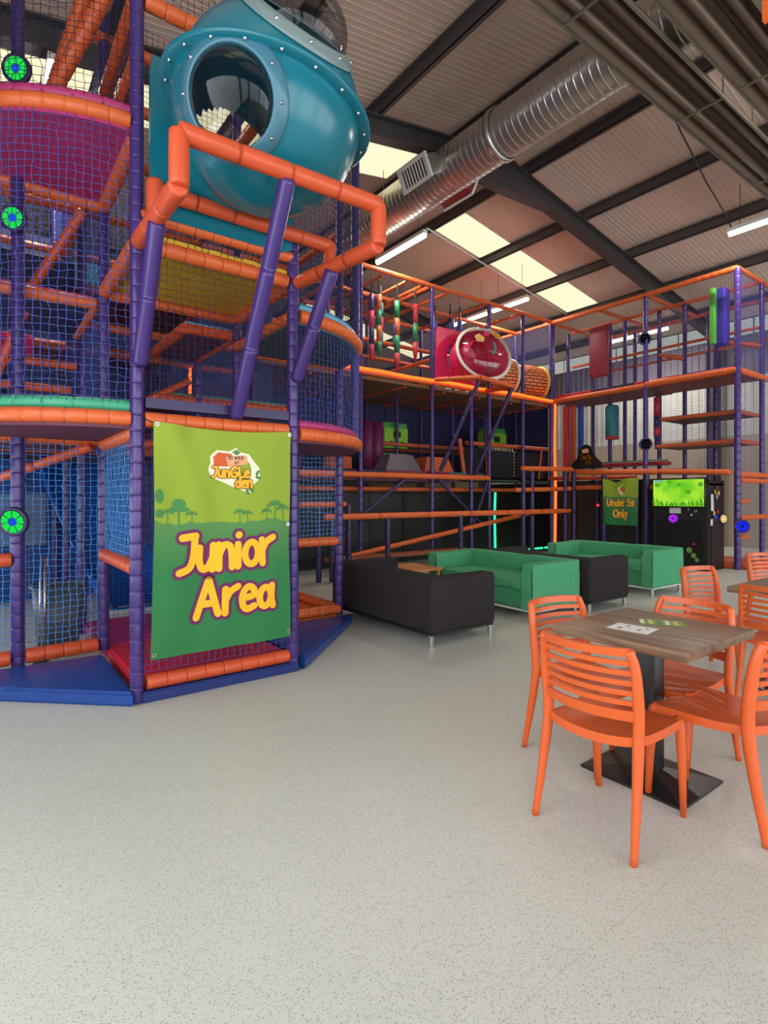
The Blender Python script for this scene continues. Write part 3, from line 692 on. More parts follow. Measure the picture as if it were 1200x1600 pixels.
def banner_mat(z_edge, name):
    m = bpy.data.materials.new(name); m.use_nodes = True; nt = m.node_tree; b = nt.nodes['Principled BSDF']; N = nt.nodes.new; Lk = nt.links.new
    tc = N('ShaderNodeTexCoord'); sp = N('ShaderNodeSeparateXYZ'); Lk(tc.outputs['Object'], sp.inputs[0])
    n = N('ShaderNodeTexNoise'); n.inputs['Scale'].default_value = 4.5; n.inputs['Detail'].default_value = 6
    cx = N('ShaderNodeCombineXYZ'); ad0 = N('ShaderNodeMath'); Lk(sp.outputs[0], ad0.inputs[0]); Lk(sp.outputs[1], ad0.inputs[1]); Lk(ad0.outputs[0], cx.inputs[0]); Lk(cx.outputs[0], n.inputs['Vector'])
    ml = N('ShaderNodeMath'); ml.operation = 'MULTIPLY_ADD'; Lk(n.outputs['Fac'], ml.inputs[0]); ml.inputs[1].default_value = -.16; Lk(sp.outputs[2], ml.inputs[2])
    gt = N('ShaderNodeMath'); gt.operation = 'GREATER_THAN'; Lk(ml.outputs[0], gt.inputs[0]); gt.inputs[1].default_value = z_edge - .08
    mr = N('ShaderNodeMapRange'); Lk(sp.outputs[2], mr.inputs[0]); mr.inputs[1].default_value = z_edge - .35; mr.inputs[2].default_value = z_edge
    dk = N('ShaderNodeMix'); dk.data_type = 'RGBA'; dk.inputs[6].default_value = lin((44, 122, 68)) + (1,); dk.inputs[7].default_value = lin((86, 138, 74)) + (1,); Lk(mr.outputs[0], dk.inputs[0])
    mx = N('ShaderNodeMix'); mx.data_type = 'RGBA'; Lk(gt.outputs[0], mx.inputs[0]); Lk(dk.outputs[2], mx.inputs[6]); mx.inputs[7].default_value = lin((142, 166, 48)) + (1,)
    Lk(mx.outputs[2], b.inputs['Base Color']); b.inputs['Roughness'].default_value = .6; b.inputs['Specular IOR Level'].default_value = .3; return m
bn = empty('banner', 'large green cloth banner reading Junior Area with jungle logo', 'banner', bo)
mb = MB(); nu, nv = 40, 56
for i in range(nv + 1):
    for j in range(nu + 1): mb.v.append(ban(j / nu, i / nv))
mb.f = [(i * (nu + 1) + j, i * (nu + 1) + j + 1, (i + 1) * (nu + 1) + j + 1, (i + 1) * (nu + 1) + j) for i in range(nv) for j in range(nu)]
mb.build('cloth', banner_mat(.93, 'printed banner cloth'), bn, bo, True)
BW_, BH_ = BX1 - BX0, BZ1 - BZ0
bfn = lambda x, y, l: ban(x / BW_, y / BH_, l)      # metres across and up the cloth
GOLD = mat('print gold', (244, 188, 40), .55, spec=.25); PLUM = mat('print plum', (112, 40, 92), .55, spec=.25)
letters('Junior', .15, .575, .265, bfn, bn, GOLD, PLUM, w=.2, ow=.09, rot=.05, gap=.93, slant=.06)
letters('Area', .29, .245, .26, bfn, bn, GOLD, PLUM, w=.2, ow=.09, rot=.045, gap=1.0, slant=.08)
DKG = mat('print dark green', (72, 134, 74), .6, spec=.25)
def palm(u, v, h, parent, fn, m):
    mb = MB(); strokes(mb, [[(u, v), (u + .03 * h, v + .5 * h), (u, v + h)]], .07 * h, fn, .002)
    for a in (10, 50, 90, 130, 170, -20, 200): strokes(mb, [[(u, v + h), (u + .28 * h * math.cos(R(a)), v + h + .22 * h * math.sin(R(a))), (u + .45 * h * math.cos(R(a)), v + h + .12 * h * math.sin(R(a)) - .1 * h)]], .07 * h, fn, .002)
    mb.build('palm_print', m, parent, W[parent.name])
for u, h in ((.09, .1), (.26, .09), (.62, .1), (.68, .09), (.84, .1), (.91, .15), (.98, .12)): palm(u, .91, h, bn, bfn, DKG)
mb = MB(); strokes(mb, [[(.17, .9), (.17, 1.06)]], .014, bfn, .002); mb.build('tree_print', DKG, bn, bo)
for x, y, a, b in ((.17, 1.07, .05, .035), (.14, 1.03, .04, .02), (.2, 1.03, .045, .02), (.035, 1.12, .03, .05), (.035, 1.0, .03, .03)):
    mb = MB(); patch(mb, oval(x, y, a, b, 14)[:-1], bfn, .004); mb.build('tree_print', DKG, bn, bo)
# printed logo: sticker outline, hut, board and the two words
def logo(parent, fn, cx, cy, s, full=True):
    def T(p): return (cx + p[0] * s, cy + p[1] * s)
    CREAM = mat('print cream', (238, 228, 200), .6, spec=.25); RUST = mat('print rust', (206, 96, 50), .6, spec=.25); WOOD = mat('print wood', (226, 164, 120), .6, spec=.25)
    def pp(name, poly, m, l):
        mb = MB(); patch(mb, [T(p) for p in poly], fn, l); mb.build(name, m, parent, W[parent.name])
    pp('logo_outline', [(-.98, .1), (-.9, .38), (-.92, .62), (-.68, .86), (-.2, .84), (.05, .98), (.3, .8), (.56, .74), (.72, .5), (.98, .2), (1.0, -.2), (.7, -.5), (.62, -.78), (.2, -.62), (-.1, -.5), (-.3, -.4), (-.85, -.18)], CREAM, .003)
    pp('logo_hut', [(-.78, .25), (-.78, .55), (-.84, .55), (-.62, .78), (-.1, .74), (-.16, .25)], RUST, .0045)
    pp('logo_board', [(-.28, .26), (-.34, .62), (.46, .7), (.5, .36), (.2, .3)], WOOD, .0055)
    for a in (30, 60, 90, 120, 150):
        mb = MB(); strokes(mb, [[T((.08, .72)), T((.08 + .16 * math.cos(R(a)), .74 + .16 * math.sin(R(a))))]], .05 * s, fn, .0055); mb.build('logo_leaf', DKG, parent, W[parent.name])
    INK = mat('print ink', (60, 34, 34), .6, spec=.25)
    k = T((-.24, .52)); letters('GO WILD', k[0], k[1], .13 * s, fn, parent, INK, None, w=.17, gap=1.1, lift=.006, rot=.05, name='logo_letter')
    k = T((.0, .34)); letters('AT', k[0], k[1], .12 * s, fn, parent, INK, None, w=.17, gap=1.1, lift=.006, rot=.05, name='logo_letter')
    k = T((-.86, -.16)); letters('JunGLe', k[0], k[1], .40 * s, fn, parent, mat('print amber', (240, 176, 44), .55, spec=.25), INK, w=.24, ow=.06, gap=1.02, lift=.0065, name='logo_letter')
    k = T((.05, -.55)); letters('den', k[0], k[1], .40 * s, fn, parent, MATS['print amber'], INK, w=.24, ow=.06, gap=.98, lift=.0065, name='logo_letter')
    for x, y, a in ((.86, -.05, 60), (.86, -.15, -20), (.48, -.66, -60), (.6, -.62, -30)):
        mb = MB(); strokes(mb, [[T((x, y)), T((x + .14 * math.cos(R(a)), y + .14 * math.sin(R(a))))]], .1 * s, fn, .0045); mb.build('logo_leaf', DKG, parent, W[parent.name])
logo(bn, bfn, .575, 1.305, .2)
for u, v in ((.02, .99), (.985, .985), (.02, .02), (.98, .03), (.985, .55)):
    p = ban(u, v); MB().lathe([(.007, -.002), (.014, -.002), (.014, .004), (.007, .004)], 12, Matrix.Rotation(R(90), 4, 'X')).build('eyelet', CHROME, bn, (p[0] + bo[0], p[1] + bo[1] - .003, p[2] + bo[2]))
    t = (XA + .03, YA - .04, p[2] + bo[2] + .04) if u < .5 else (XB - .03, YA - .04, p[2] + bo[2] + .04)
    bw(MB().sweep([(p[0] + bo[0], p[1] + bo[1] - .004, p[2] + bo[2]), t], .004, 5), 'tie_cord', BLACKNET, bn)

# round LED fixtures fixed to posts
def led(x, y, z, r, rgb, core, label, face=(-.598, -.802, -.15), s=1.0, group='round lights on the posts'):
    f = Vector(face).normalized(); q = Vector((0, 0, 1)).rotation_difference(f).to_matrix().to_4x4()
    t = empty('post_light', label, 'light', (x, y, z), group)
    c = Vector((x, y, z))
    MB().lathe([(.001, -.05), (r * .8, -.05), (r, -.03), (r, 0), (r * .86, .006), (r * .8, -.004), (.001, -.004)], 28, q).build('housing', PURPLE_D, t, tuple(c), True)
    em = emis('lit %d %d %d' % rgb, rgb, s)
    for k in range(7):
        a0, a1 = 2 * math.pi * (k + .06) / 7, 2 * math.pi * (k + .94) / 7
        ring = [(rr * math.cos(a0 + (a1 - a0) * i / 5), rr * math.sin(a0 + (a1 - a0) * i / 5), .002) for rr in (r * .3, r * .76) for i in range(6)]
        mb = MB(); mb.v = [tuple(q @ Vector(p)) for p in ring]; mb.f = [(i, i + 1, 7 + i, 6 + i) for i in range(5)]; mb.build('lens_segment', em, t, tuple(c))
    MB().lathe([(.001, .004), (r * .24, .004), (r * .26, .0)], 14, q).build('lens_core', emis('lit core %d %d %d' % core, core, s), t, tuple(c))
GRN, BLU = (30, 230, 80), (30, 80, 240)
led(.24, 5.12, 1.22, .115, GRN, BLU, 'green round light low on the left tower post'); led(.24, 5.1, 3.56, .1, GRN, BLU, 'green round light at mid height on the left tower post'); led(.26, 5.1, 4.72, .11, GRN, BLU, 'green round light high on the left tower post, above the magenta deck')

# ------------------------------------------------------------------ tables and chairs
def copy_tree(o, loc=None, rz=None, label=None, parent=None):
    c = o.copy(); COL.objects.link(c); c.parent = parent
    if loc is not None: c.location = loc; W[c.name] = Vector(loc)
    if rz is not None: c.rotation_euler = (0, 0, rz)
    if label: c['label'] = label
    for ch in list(o.children): copy_tree(ch, parent=c)
    return c
def make_chair(label):
    t = empty('chair', label, 'chair', (0, 0, 0), 'orange plastic chairs')
    def stile(s):
        pts = catmull([(-.262, s * .222, 0), (-.215, s * .212, .25), (-.188, s * .205, .45), (-.195, s * .208, .6), (-.215, s * .205, .74), (-.238, s * .19, .815)], 5)
        rr = [.0135 + .008 * min(1, p[2] / .4) - (.004 if p[2] > .6 else 0) * (p[2] - .6) / .2 for p in pts]
        return MB().sweep(pts, rr, 10, up=(0, 1, 0), ell=1.25)
    def fleg(s):
        pts = [(.232, s * .205, 0), (.222, s * .204, .22), (.205, s * .2, .42), (.19, s * .19, .44)]
        return MB().sweep(pts, [.0125, .017, .021, .016], 10, up=(0, 1, 0), ell=1.2)
    for s in (1, -1): stile(s).build('back_leg', ORANGE_P, t, smooth=True); fleg(s).build('front_leg', ORANGE_P, t, smooth=True)
    # moulded saddle seat
    mb = MB(); n = 14
    for side in (0, 1):
        for i in range(n + 1):
            for j in range(n + 1):
                u = -1 + 2 * i / n; v = -1 + 2 * j / n
                k = 1 - .035 * (abs(u) ** 6) * 1.0
                x = .005 + .213 * u * (1 - .05 * abs(v) ** 5) - (.03 * (1 - v * v) if u < 0 else 0) * u * u; y = (.208 + .012 * u) * v * k
                z = .438 + .013 * v * v - .018 * max(0, u - .55) ** 2 * 3 - .008 * (1 - u * u) + .012 * max(0, -u) ** 2
                if side: e = max(abs(u), abs(v)); z -= .016 + .022 * (e > .99)
                mb.v.append((x, y, z))
    N1 = n + 1; q0 = N1 * N1
    mb.f = [(i * N1 + j, (i + 1) * N1 + j, (i + 1) * N1 + j + 1, i * N1 + j + 1) for i in range(n) for j in range(n)] + [(q0 + i * N1 + j, q0 + i * N1 + j + 1, q0 + (i + 1) * N1 + j + 1, q0 + (i + 1) * N1 + j) for i in range(n) for j in range(n)]
    edge = [(i, 0) for i in range(n)] + [(n, j) for j in range(n)] + [(i, n) for i in range(n, 0, -1)] + [(0, j) for j in range(n, 0, -1)]
    for a, b in zip(edge, edge[1:] + edge[:1]):
        a, b = a[0] * N1 + a[1], b[0] * N1 + b[1]; mb.f.append((a, q0 + a, q0 + b, b))
    mb.build('seat', ORANGE_P, t)
    def slat(z0, z1, th, name):
        zc = (z0 + z1) / 2; x0 = np.interp(zc, [.45, .6, .74, .815], [-.188, -.195, -.215, -.238]); hw = np.interp(zc, [.45, .6, .74, .815], [.205, .208, .205, .19])
        m = MB(); k = 10
        for i in range(k + 1):
            v = -1 + 2 * i / k; bow = -.058 * (1 - v * v)
            lean = -.012 * (z1 - z0) / .05
            m.v += [(x0 + bow - th / 2, v * hw, z0), (x0 + bow + th / 2, v * hw, z0), (x0 + bow + th / 2 + lean, v * hw, z1), (x0 + bow - th / 2 + lean, v * hw, z1)]
        m.f = [(4 * i + a, 4 * i + (a + 1) % 4, 4 * i + 4 + (a + 1) % 4, 4 * i + 4 + a) for i in range(k) for a in range(4)] + [(3, 2, 1, 0), (4 * k, 4 * k + 1, 4 * k + 2, 4 * k + 3)]
        m.build(name, ORANGE_P, t)
    slat(.79, .824, .022, 'top_rail'); slat(.528, .572, .018, 'lower_rail')
    for k in range(5): z = .59 + k * .0405; slat(z, z + .021, .014, 'slat')
    return t
ch0 = make_chair('nearest orange slatted chair, its back to the camera, at the near table')
ch0.location = (2.28, 1.355, 0); ch0.rotation_euler.z = R(3)
copy_tree(ch0, (2.69, 1.74, 0), R(-97), 'orange slatted chair behind the left corner of the near table, before the sofas')
copy_tree(ch0, (3.05, 1.47, 0), R(176), 'orange slatted chair at the right side of the near table, facing the camera')
copy_tree(ch0, (2.78, 1.12, 0), R(91), 'orange slatted chair cut off by the right edge, seat towards the near table')
copy_tree(ch0, (4.45, 1.36, 0), R(0), 'orange slatted chair at the right edge, its back against the far table')
copy_tree(ch0, (4.83, 1.9, 0), R(-100), 'orange slatted chair turned slightly, behind the far table and left of it')
copy_tree(ch0, (6.5, 2.03, 0), R(-100), 'farthest orange slatted chair by the right edge, below the netted frame')
def wood_mat():
    m = bpy.data.materials.new('walnut laminate'); m.use_nodes = True; nt = m.node_tree; b = nt.nodes['Principled BSDF']; N = nt.nodes.new; Lk = nt.links.new
    tc = N('ShaderNodeTexCoord'); mp = N('ShaderNodeMapping'); mp.inputs['Scale'].default_value = (14, 1.1, 14); Lk(tc.outputs['Object'], mp.inputs[0])
    n = N('ShaderNodeTexNoise'); n.inputs['Scale'].default_value = 1.6; n.inputs['Detail'].default_value = 6; n.inputs['Distortion'].default_value = .6; Lk(mp.outputs[0], n.inputs['Vector'])
    cr = N('ShaderNodeValToRGB'); cr.color_ramp.elements[0].position = .3; cr.color_ramp.elements[0].color = lin((92, 68, 50)) + (1,); cr.color_ramp.elements[1].position = .7; cr.color_ramp.elements[1].color = lin((150, 118, 90)) + (1,)
    Lk(n.outputs['Fac'], cr.inputs[0]); Lk(cr.outputs[0], b.inputs['Base Color']); b.inputs['Roughness'].default_value = .4; return m
WOOD_T = wood_mat()
def make_table(label):
    t = empty('cafe_table', label, 'table', (0, 0, 0), 'square cafe tables')
    link('table_top', rbox((-.35, -.34, .71), (.37, .34, .752), .003, 2), WOOD_T, t)
    BM = mat('black powder coat', (28, 28, 30), .35)
    link('pedestal', rbox((-.05, -.05, .03), (.05, .05, .712), .006, 2), BM, t)
    mb = MB(); a, b = .21, .26
    mb.v = [(-a, -b, 0), (a, -b, 0), (a, b, 0), (-a, b, 0), (-a, -b, .012), (a, -b, .012), (a, b, .012), (-a, b, .012), (-.05, -.05, .045), (.05, -.05, .045), (.05, .05, .045), (-.05, .05, .045)]
    mb.f = [(3, 2, 1, 0)] + [(i, (i + 1) % 4, 4 + (i + 1) % 4, 4 + i) for i in range(4)] + [(4 + i, 4 + (i + 1) % 4, 8 + (i + 1) % 4, 8 + i) for i in range(4)] + [(8, 9, 10, 11)]
    mb.build('base_plate', BM, t)
    return t
tb = make_table('near square walnut table on a black pedestal with papers on it'); tb.location = (2.765, 1.44, 0)
copy_tree(tb, (4.82, 1.41, 0), None, 'far square walnut table, only its corner showing at the right edge')
# papers on the near table
def paper(name, c, w, l, rz, m, label, cat, z=.753):
    mb = MB().box((-w / 2, -l / 2, 0), (w / 2, l / 2, .0012)); o = mb.build(name, m, None, (c[0], c[1], z)); o.rotation_euler.z = rz; return tag(o, label, cat)
pm = paper('leaflet', (2.66, 1.475), .15, .2, R(8), mat('white card', (232, 230, 226), .6), 'white printed card lying on the near table', 'paper')
pfn = lambda x, y, l: (x, y, .0012 + l)
for i, (x, y, a) in enumerate(((-.03, .05, .018), (.03, .03, .014), (-.02, -.04, .016), (.035, -.06, .012))):
    mb = MB(); patch(mb, oval(x, y, a, a * .6, 8)[:-1], pfn, .0004); mb.build('print_mark', mat('print grey', (96, 96, 92), .6), pm, (0, 0, 0)).location = (0, 0, 0)
lm = paper('leaflet', (2.9, 1.45), .13, .21, R(32), mat('green print', (112, 150, 66), .5), 'green printed leaflet lying on the near table beside the white card', 'paper')
for i in range(5):
    mb = MB(); y = -.08 + i * .04; patch(mb, [(-.05, y), (.05, y), (.05, y + .022), (-.05, y + .022)], pfn, .0004)
    mb.build('print_block', [mat('print yellow', (214, 190, 70), .5), mat('print pale', (222, 224, 200), .5), mat('print leaf', (70, 120, 50), .5)][i % 3], lm, (0, 0, 0)).location = (0, 0, 0)

# ------------------------------------------------------------------ sofas
def make_sofa(label, m, wr):
    t = empty('sofa', label, 'sofa', (0, 0, 0), 'two seat fabric sofas')
    link('base', rbox((-.42, -.88, .12), (.40, .88, .36), .03, 3, 6 if wr else 0, wr), m, t)
    link('backrest', rbox((-.44, -.9, .12), (-.22, .9, .655), .05, 4, 8 if wr else 0, wr), m, t)
    for s in (1, -1): link('armrest', rbox((-.44, s * .9 - (.2 if s > 0 else 0), .115), (.44, s * .9 + (.2 if s < 0 else 0), .645), .045, 4, 8 if wr else 0, wr), m, t)
    link('seat_cushion', rbox((-.24, -.7, .34), (.43, .7, .45), .045, 4, 10, wr * 2.2 if wr else .004), m, t)
    MB().box((-.42, -.88, .1), (.42, .88, .122)).build('base_frame', WHITE if wr else BLACK, t)
    for x in (-.4, .4):
        for y in (-.85, .85): MB().sweep([(0, 0, 0), (0, 0, .105)], .026, 14).build('leg', CHROME, t, (x, y, 0))
    return t
sg = make_sofa('green slipcovered sofa in the middle with its seat facing the black sofa', GREEN_F, .008); sg.location = (5.46, 4.83, 0); sg.rotation_euler.z = R(180)
copy_tree(sg, (8.08, 4.82, 0), R(180), 'farther green slipcovered sofa in front of the television cabinet')
sb = make_sofa('black fabric sofa next to the tower, its back towards the camera', BLACK_F, 0); sb.location = (3.86, 4.74, 0)
copy_tree(sb, (6.42, 4.74, 0), R(0), 'black fabric sofa standing back to back with the green sofa')
ct = empty('coffee_table', 'low wooden coffee table behind the black sofa', 'table', (4.75, 5.72, 0))
bw(MB().box((4.5, 5.4, .44), (5.0, 6.05, .47)), 'table_top', mat('honey wood', (196, 128, 70), .5, var=.15, scale=6), ct)
for x in (4.54, 4.96):
    for y in (5.45, 6.0): bw(MB().box((x - .02, y - .02, 0), (x + .02, y + .02, .44)), 'leg', MATS['honey wood'], ct)

# ------------------------------------------------------------------ play frame behind the tower
rf = empty('climbing_structure', 'dense purple and orange play frame behind the junior tower', 'play frame', (1.5, 7.4, 0))
def bar(par, a, b, r=.045, m=None, puff=.16, n=8): return roll('rail', a, b, r, m or ORANGE, par, puff, n)
rows = (6.43, 7.62, 8.81)
for y in rows:
    for x in (-.29, .9, 2.09, 3.28): post(x, y, 0, 5.4, rf, .043, puff=.16, n=8)
for y in rows:
    for z in (2.0, 3.2, 4.35): bar(rf, (-.25, y, z), (3.28, y, z))
for x in (.9, 2.09, 3.28):
    for z in (2.0, 4.35): bar(rf, (x, 5.28, z), (x, 8.81, z))
for x0, x1, y, z0, z1, m in ((-.25, .85, 6.52, 3.15, 3.85, NAVY), (.3, 1.55, 7.2, 2.1, 2.95, NAVY), (1.6, 3.25, 8.0, 2.6, 3.1, mat('deep plum panel', (66, 36, 76), .6)), (2.1, 3.25, 7.3, 3.2, 4.2, NAVY)): bx('soft_wall', (x0, y, z0), (x1, y + .06, z1), m, rf, bev=.015)
def deck(par, lo, hi, m, edge=None, top=None, pr=.05):
    bx('deck', lo, hi, m, par)
    if top: bx('deck_pad', (lo[0] + .02, lo[1] + .02, hi[2]), (hi[0] - .02, hi[1] - .02, hi[2] + .05), top, par, bev=.012)
    z = (lo[2] + hi[2]) / 2
    for a, b in (((lo[0], lo[1]), (hi[0], lo[1])), ((lo[0], lo[1]), (lo[0], hi[1])), ((hi[0], lo[1]), (hi[0], hi[1]))):
        roll('edge_roll', (a[0], a[1], z), (b[0], b[1], z), pr, edge or ORANGE, par, .14, 8)
deck(rf, (1.6, 5.3, 2.98), (2.09, 6.43, 3.04), mat('plum underside', (88, 52, 84), .6), ORANGE_R, SKY_V)
deck(rf, (1.62, 6.45, 2.5), (3.28, 7.6, 2.56), MAROON, ORANGE_R, GREEN_V)
deck(rf, (.9, 6.45, 3.55), (2.09, 7.62, 3.6), MAROON, ORANGE_R, LIME_V)
deck(rf, (-.29, 6.43, 1.95), (1.55, 7.62, 2.02), MAROON, ORANGE, GREEN_V)
deck(rf, (-.29, 7.62, 1.95), (3.28, 8.81, 2.02), MAROON, ORANGE, MAGENTA)
deck(rf, (-.29, 5.3, 3.05), (.85, 6.43, 3.1), NAVY, ORANGE, MAGENTA)
deck(rf, (-.29, 7.62, 3.2), (2.0, 8.81, 3.26), mat('dark red panel', (120, 40, 44), .6), ORANGE)
for x, y0, z0, z1, m in ((1.15, 7.6, 3.65, 4.3, SKY_V), (1.6, 7.6, 3.65, 4.3, LIME_V), (.3, 7.4, 2.9, 3.25, PINK), (2.5, 8.7, 2.1, 3.1, MAROON), (1.2, 8.7, 2.1, 3.1, MAROON)): bx('soft_panel', (x - .25, y0, z0), (x + .25, y0 + .08, z1), m, rf, bev=.02)
for k in range(5):     # back of the frame: navy sheets added to darken the interior, blue panels below
    bx('back_panel', (-.29 + k * .9, 8.9, 2.05), (.6 + k * .9, 8.94, 5.0), NAVY, rf)
    bx('back_panel', (-.29 + k * .9, 8.9, .0), (.6 + k * .9, 8.94, 1.9), mat('blue panel', (34, 70, 150), .55, var=.15, scale=2), rf)
for a, b in (((.9, 6.43, 2.1), (2.0, 6.43, 2.75)), ((-.2, 6.43, 2.5), (.8, 6.43, 2.5)), ((-.2, 6.43, 2.75), (.85, 6.43, 2.75)), ((.05, 6.2, 2.2), (.35, 5.6, 3.0)), ((.3, 7.62, 2.35), (2.0, 7.62, 2.35)), ((.9, 7.62, 2.6), (2.0, 7.62, 2.6)), ((.35, 5.5, 3.1), (.75, 5.3, 3.85)), ((.9, 5.4, 4.3), (.9, 8.8, 4.3))): bar(rf, a, b, .04, ORANGE_R)
for x0, x1, y, z0, z1, m in ((-.29, 3.28, 6.43, 2.1, 3.15, NET_NAVY), (-.29, 3.28, 7.62, 2.1, 5.3, NET_NAVY), (.9, 3.28, 6.43, .1, 1.95, NET_NAVY), (-.29, 3.28, 6.43, 3.3, 5.3, NET_DARK)): net([(x0, y), (x1, y)], z0, z1, m, rf)
for x in (.9, 2.09, 3.28): net([(x, 5.3), (x, 8.8)], 2.1, 5.3, NET_NAVY, rf)
led(.62, 7.5, 2.9, .1, (255, 40, 60), (90, 60, 240), 'red round light deep inside the netting of the tower')
led(3.0, 4.72, 2.1, .03, (40, 60, 255), (40, 60, 255), 'small blue light on the pink rim of the tower deck')
bw(MB().sweep([(2.35, 7.55, 2.62), (2.35, 7.55, 3.15)], .02, 8), 'light_rope', emis('lit orange rope', (255, 96, 32), 3.0), None, label='short upright glowing orange light rope inside the tower', cat='light rope')
# bright window high on the left inside the play area is the lit roof seen through the frame

# wave slide, bin and mop behind the left netting
sl = empty('slide', 'glossy blue wave slide behind the netting at the lower left', 'slide', (1.5, 7.5, 0))
path = catmull([(1.55, 6.75, .14), (1.5, 7.2, .17), (1.42, 7.55, .42), (1.3, 7.95, .8), (1.16, 8.35, 1.3), (1.1, 8.75, 1.9)], 6)
mb = MB(); sec = [(-.38, .3), (-.4, .28), (-.3, .02), (-.2, 0), (.2, 0), (.3, .02), (.4, .28), (.38, .3)]
for x, y, z in path: mb.v += [(x + a, y, z + b) for a, b in sec]
k = len(sec); mb.f = [(i * k + j, i * k + j + 1, (i + 1) * k + j + 1, (i + 1) * k + j) for i in range(len(path) - 1) for j in range(k - 1)]
o = bw(mb, 'slide_bed', SLIDE, sl, True); md = o.modifiers.new('thick', 'SOLIDIFY'); md.thickness = .02
for s in (-.4, .4): bw(MB().sweep([(x + s, y, z + .3) for x, y, z in path], .03, 8), 'slide_rim', SLIDE, sl, True)
bx('slide_foot', (1.2, 6.7, 0), (1.9, 7.0, .14), mat('pale grey plastic', (190, 196, 200), .4), sl, bev=.02)
bn_ = empty('waste_bin', 'dark grey plastic bin standing behind the left netting', 'bin', (.62, 5.85, 0))
def frust(c, a0, a1, z0, z1, open_top=True):
    mb = MB(); n = 24
    def ring(a, z): return [(c[0] + a * 1.0 * math.copysign(abs(math.cos(t)) ** .6, math.cos(t)), c[1] + a * math.copysign(abs(math.sin(t)) ** .6, math.sin(t)), z) for t in [2 * math.pi * i / n for i in range(n)]]
    mb.v = ring(a0, z0) + ring(a1, z1) + ring(a1 - .015, z1) + ring(a0 - .01, z0 + .02)
    mb.f = [tuple(range(n))[::-1]] + [(r * n + i, r * n + (i + 1) % n, (r + 1) * n + (i + 1) % n, (r + 1) * n + i) for r in range(3) for i in range(n)] + [tuple(range(3 * n, 4 * n))]
    return mb
bw(frust((.62, 5.85), .16, .205, .0, .6), 'bin_body', GREY_P, bn_, True); bw(MB().sweep([(.62 + .21 * math.copysign(abs(math.cos(t)) ** .6, math.cos(t)), 5.85 + .21 * math.copysign(abs(math.sin(t)) ** .6, math.sin(t)), .6) for t in [2 * math.pi * i / 24 for i in range(25)]], .014, 8), 'bin_rim', GREY_P, bn_, True)
for i, (dx_, lab) in enumerate(((0, 'left of two steel mop handles leaning by the grey bin'), (.035, 'right of two steel mop handles leaning by the grey bin'))):
    mp_ = empty('mop', lab, 'mop', (.44 + dx_, 5.5, 0), 'mops by the bin')
    bw(MB().sweep([(.44 + dx_, 5.5, .05), (.47 + dx_, 5.56, .9)], .011, 8), 'handle', CHROME, mp_, True)
    bw(MB().sweep([(.40 + dx_, 5.48, .03), (.48 + dx_, 5.48, .03)], .025, 8), 'mop_head', GREY_P, mp_, True)
tag(bx('pale_panel', (.0, 7.3, .7), (.06, 7.9, 1.45), mat('pale blue panel', (120, 150, 200), .5), None, bev=.01), 'pale blue upright panel behind the left netting', 'panel')
bx('pale_panel', (.25, 8.84, .75), (.8, 8.88, 1.45), mat('pale daylight grey', (120, 140, 172), .6), None); tag(bpy.data.objects['pale_panel.001'], 'pale grey sheet painted as window daylight behind the slide at the lower left', 'panel')  # pale sheet coloured as bright window light beyond the frame

# ------------------------------------------------------------------ middle play frame, its front at Y = 8.7
mf = empty('climbing_structure', 'three storey play frame with glowing orange edge in the middle of the hall', 'play frame', (8.9, 9.9, 0))
FX = (3.9, 5.93, 7.75, 9.5, 10.69, 11.88); FYs = (8.7, 9.9, 11.1)
for y in FYs:
    for i, x in enumerate(FX):
        if y == 8.7 and x == 3.9: continue
        post(x, y, 0, 5.85, mf, .045 if y == 8.7 else .04, puff=.16, n=8)
post(8.94, 8.72, 0, 3.8, mf, .05, puff=.16, n=8)
for y in FYs:
    for z in (3.8, 5.85) if y == 8.7 else (2.6, 3.8, 4.85, 5.85): bar(mf, (3.9 if y > 9 else 5.93, y, z), (11.88, y, z), .05, ORANGE)
for x in FX[1:]:
    for z in (5.85, 3.8, 4.3): bar(mf, (x, 8.7, z), (x, 11.1, z), .045)
for x in (6.5, 7.1, 7.5, 8.2): bar(mf, (x, 8.75, 5.8), (x, 11.05, 5.8), .04)
for y in (9.9, 11.1): bar(mf, (5.93, y, 4.2), (7.75, y, 4.2), .035)
bx('deck', (3.9, 8.74, 3.68), (11.88, 11.1, 3.74), mat('ochre underside', (136, 92, 50), .6, var=.1), mf)
bar(mf, (3.9, 8.7, 3.8), (5.93, 8.7, 3.8), .05)
for k in range(7): bar(mf, (4.9 + k * 1.1, 8.8, 3.66), (4.9 + k * 1.1, 11.0, 3.66), .03, ORANGE_R)
# lower deck
bx('deck', (4.6, 8.74, 1.72), (8.6, 11.1, 1.8), MAROON, mf); bar(mf, (4.6, 8.7, 1.83), (9.5, 8.7, 1.83), .06, ORANGE); bar(mf, (4.0, 8.9, 1.56), (10.6, 8.9, 1.56), .05, ORANGE)
for a, b, m in ((4.7, 6.6, NAVY), (6.6, 8.3, mat('plum pad', (128, 40, 66), .5)), (8.3, 9.4, mat('teal pad', (52, 112, 116), .5))): bx('deck_pad', (a, 8.76, 1.84), (b, 9.1, 1.94), m, mf, bev=.02)
for a, b in (((5.4, 8.66, .7), (7.0, 8.66, 1.75)), ((9.2, 8.66, .8), (7.9, 8.66, 1.75)), ((8.95, 8.66, .8), (9.4, 8.66, 1.75))): roll('brace', a, b, .035, PURPLE_D, mf, .5, 8)
for k in range(10): bx('back_panel', (3.9 + k * .89, 11.15, 1.9), (4.77 + k * .89, 11.19, 3.7), NAVY, mf)  # navy back, carried past the last post to keep the gap dark
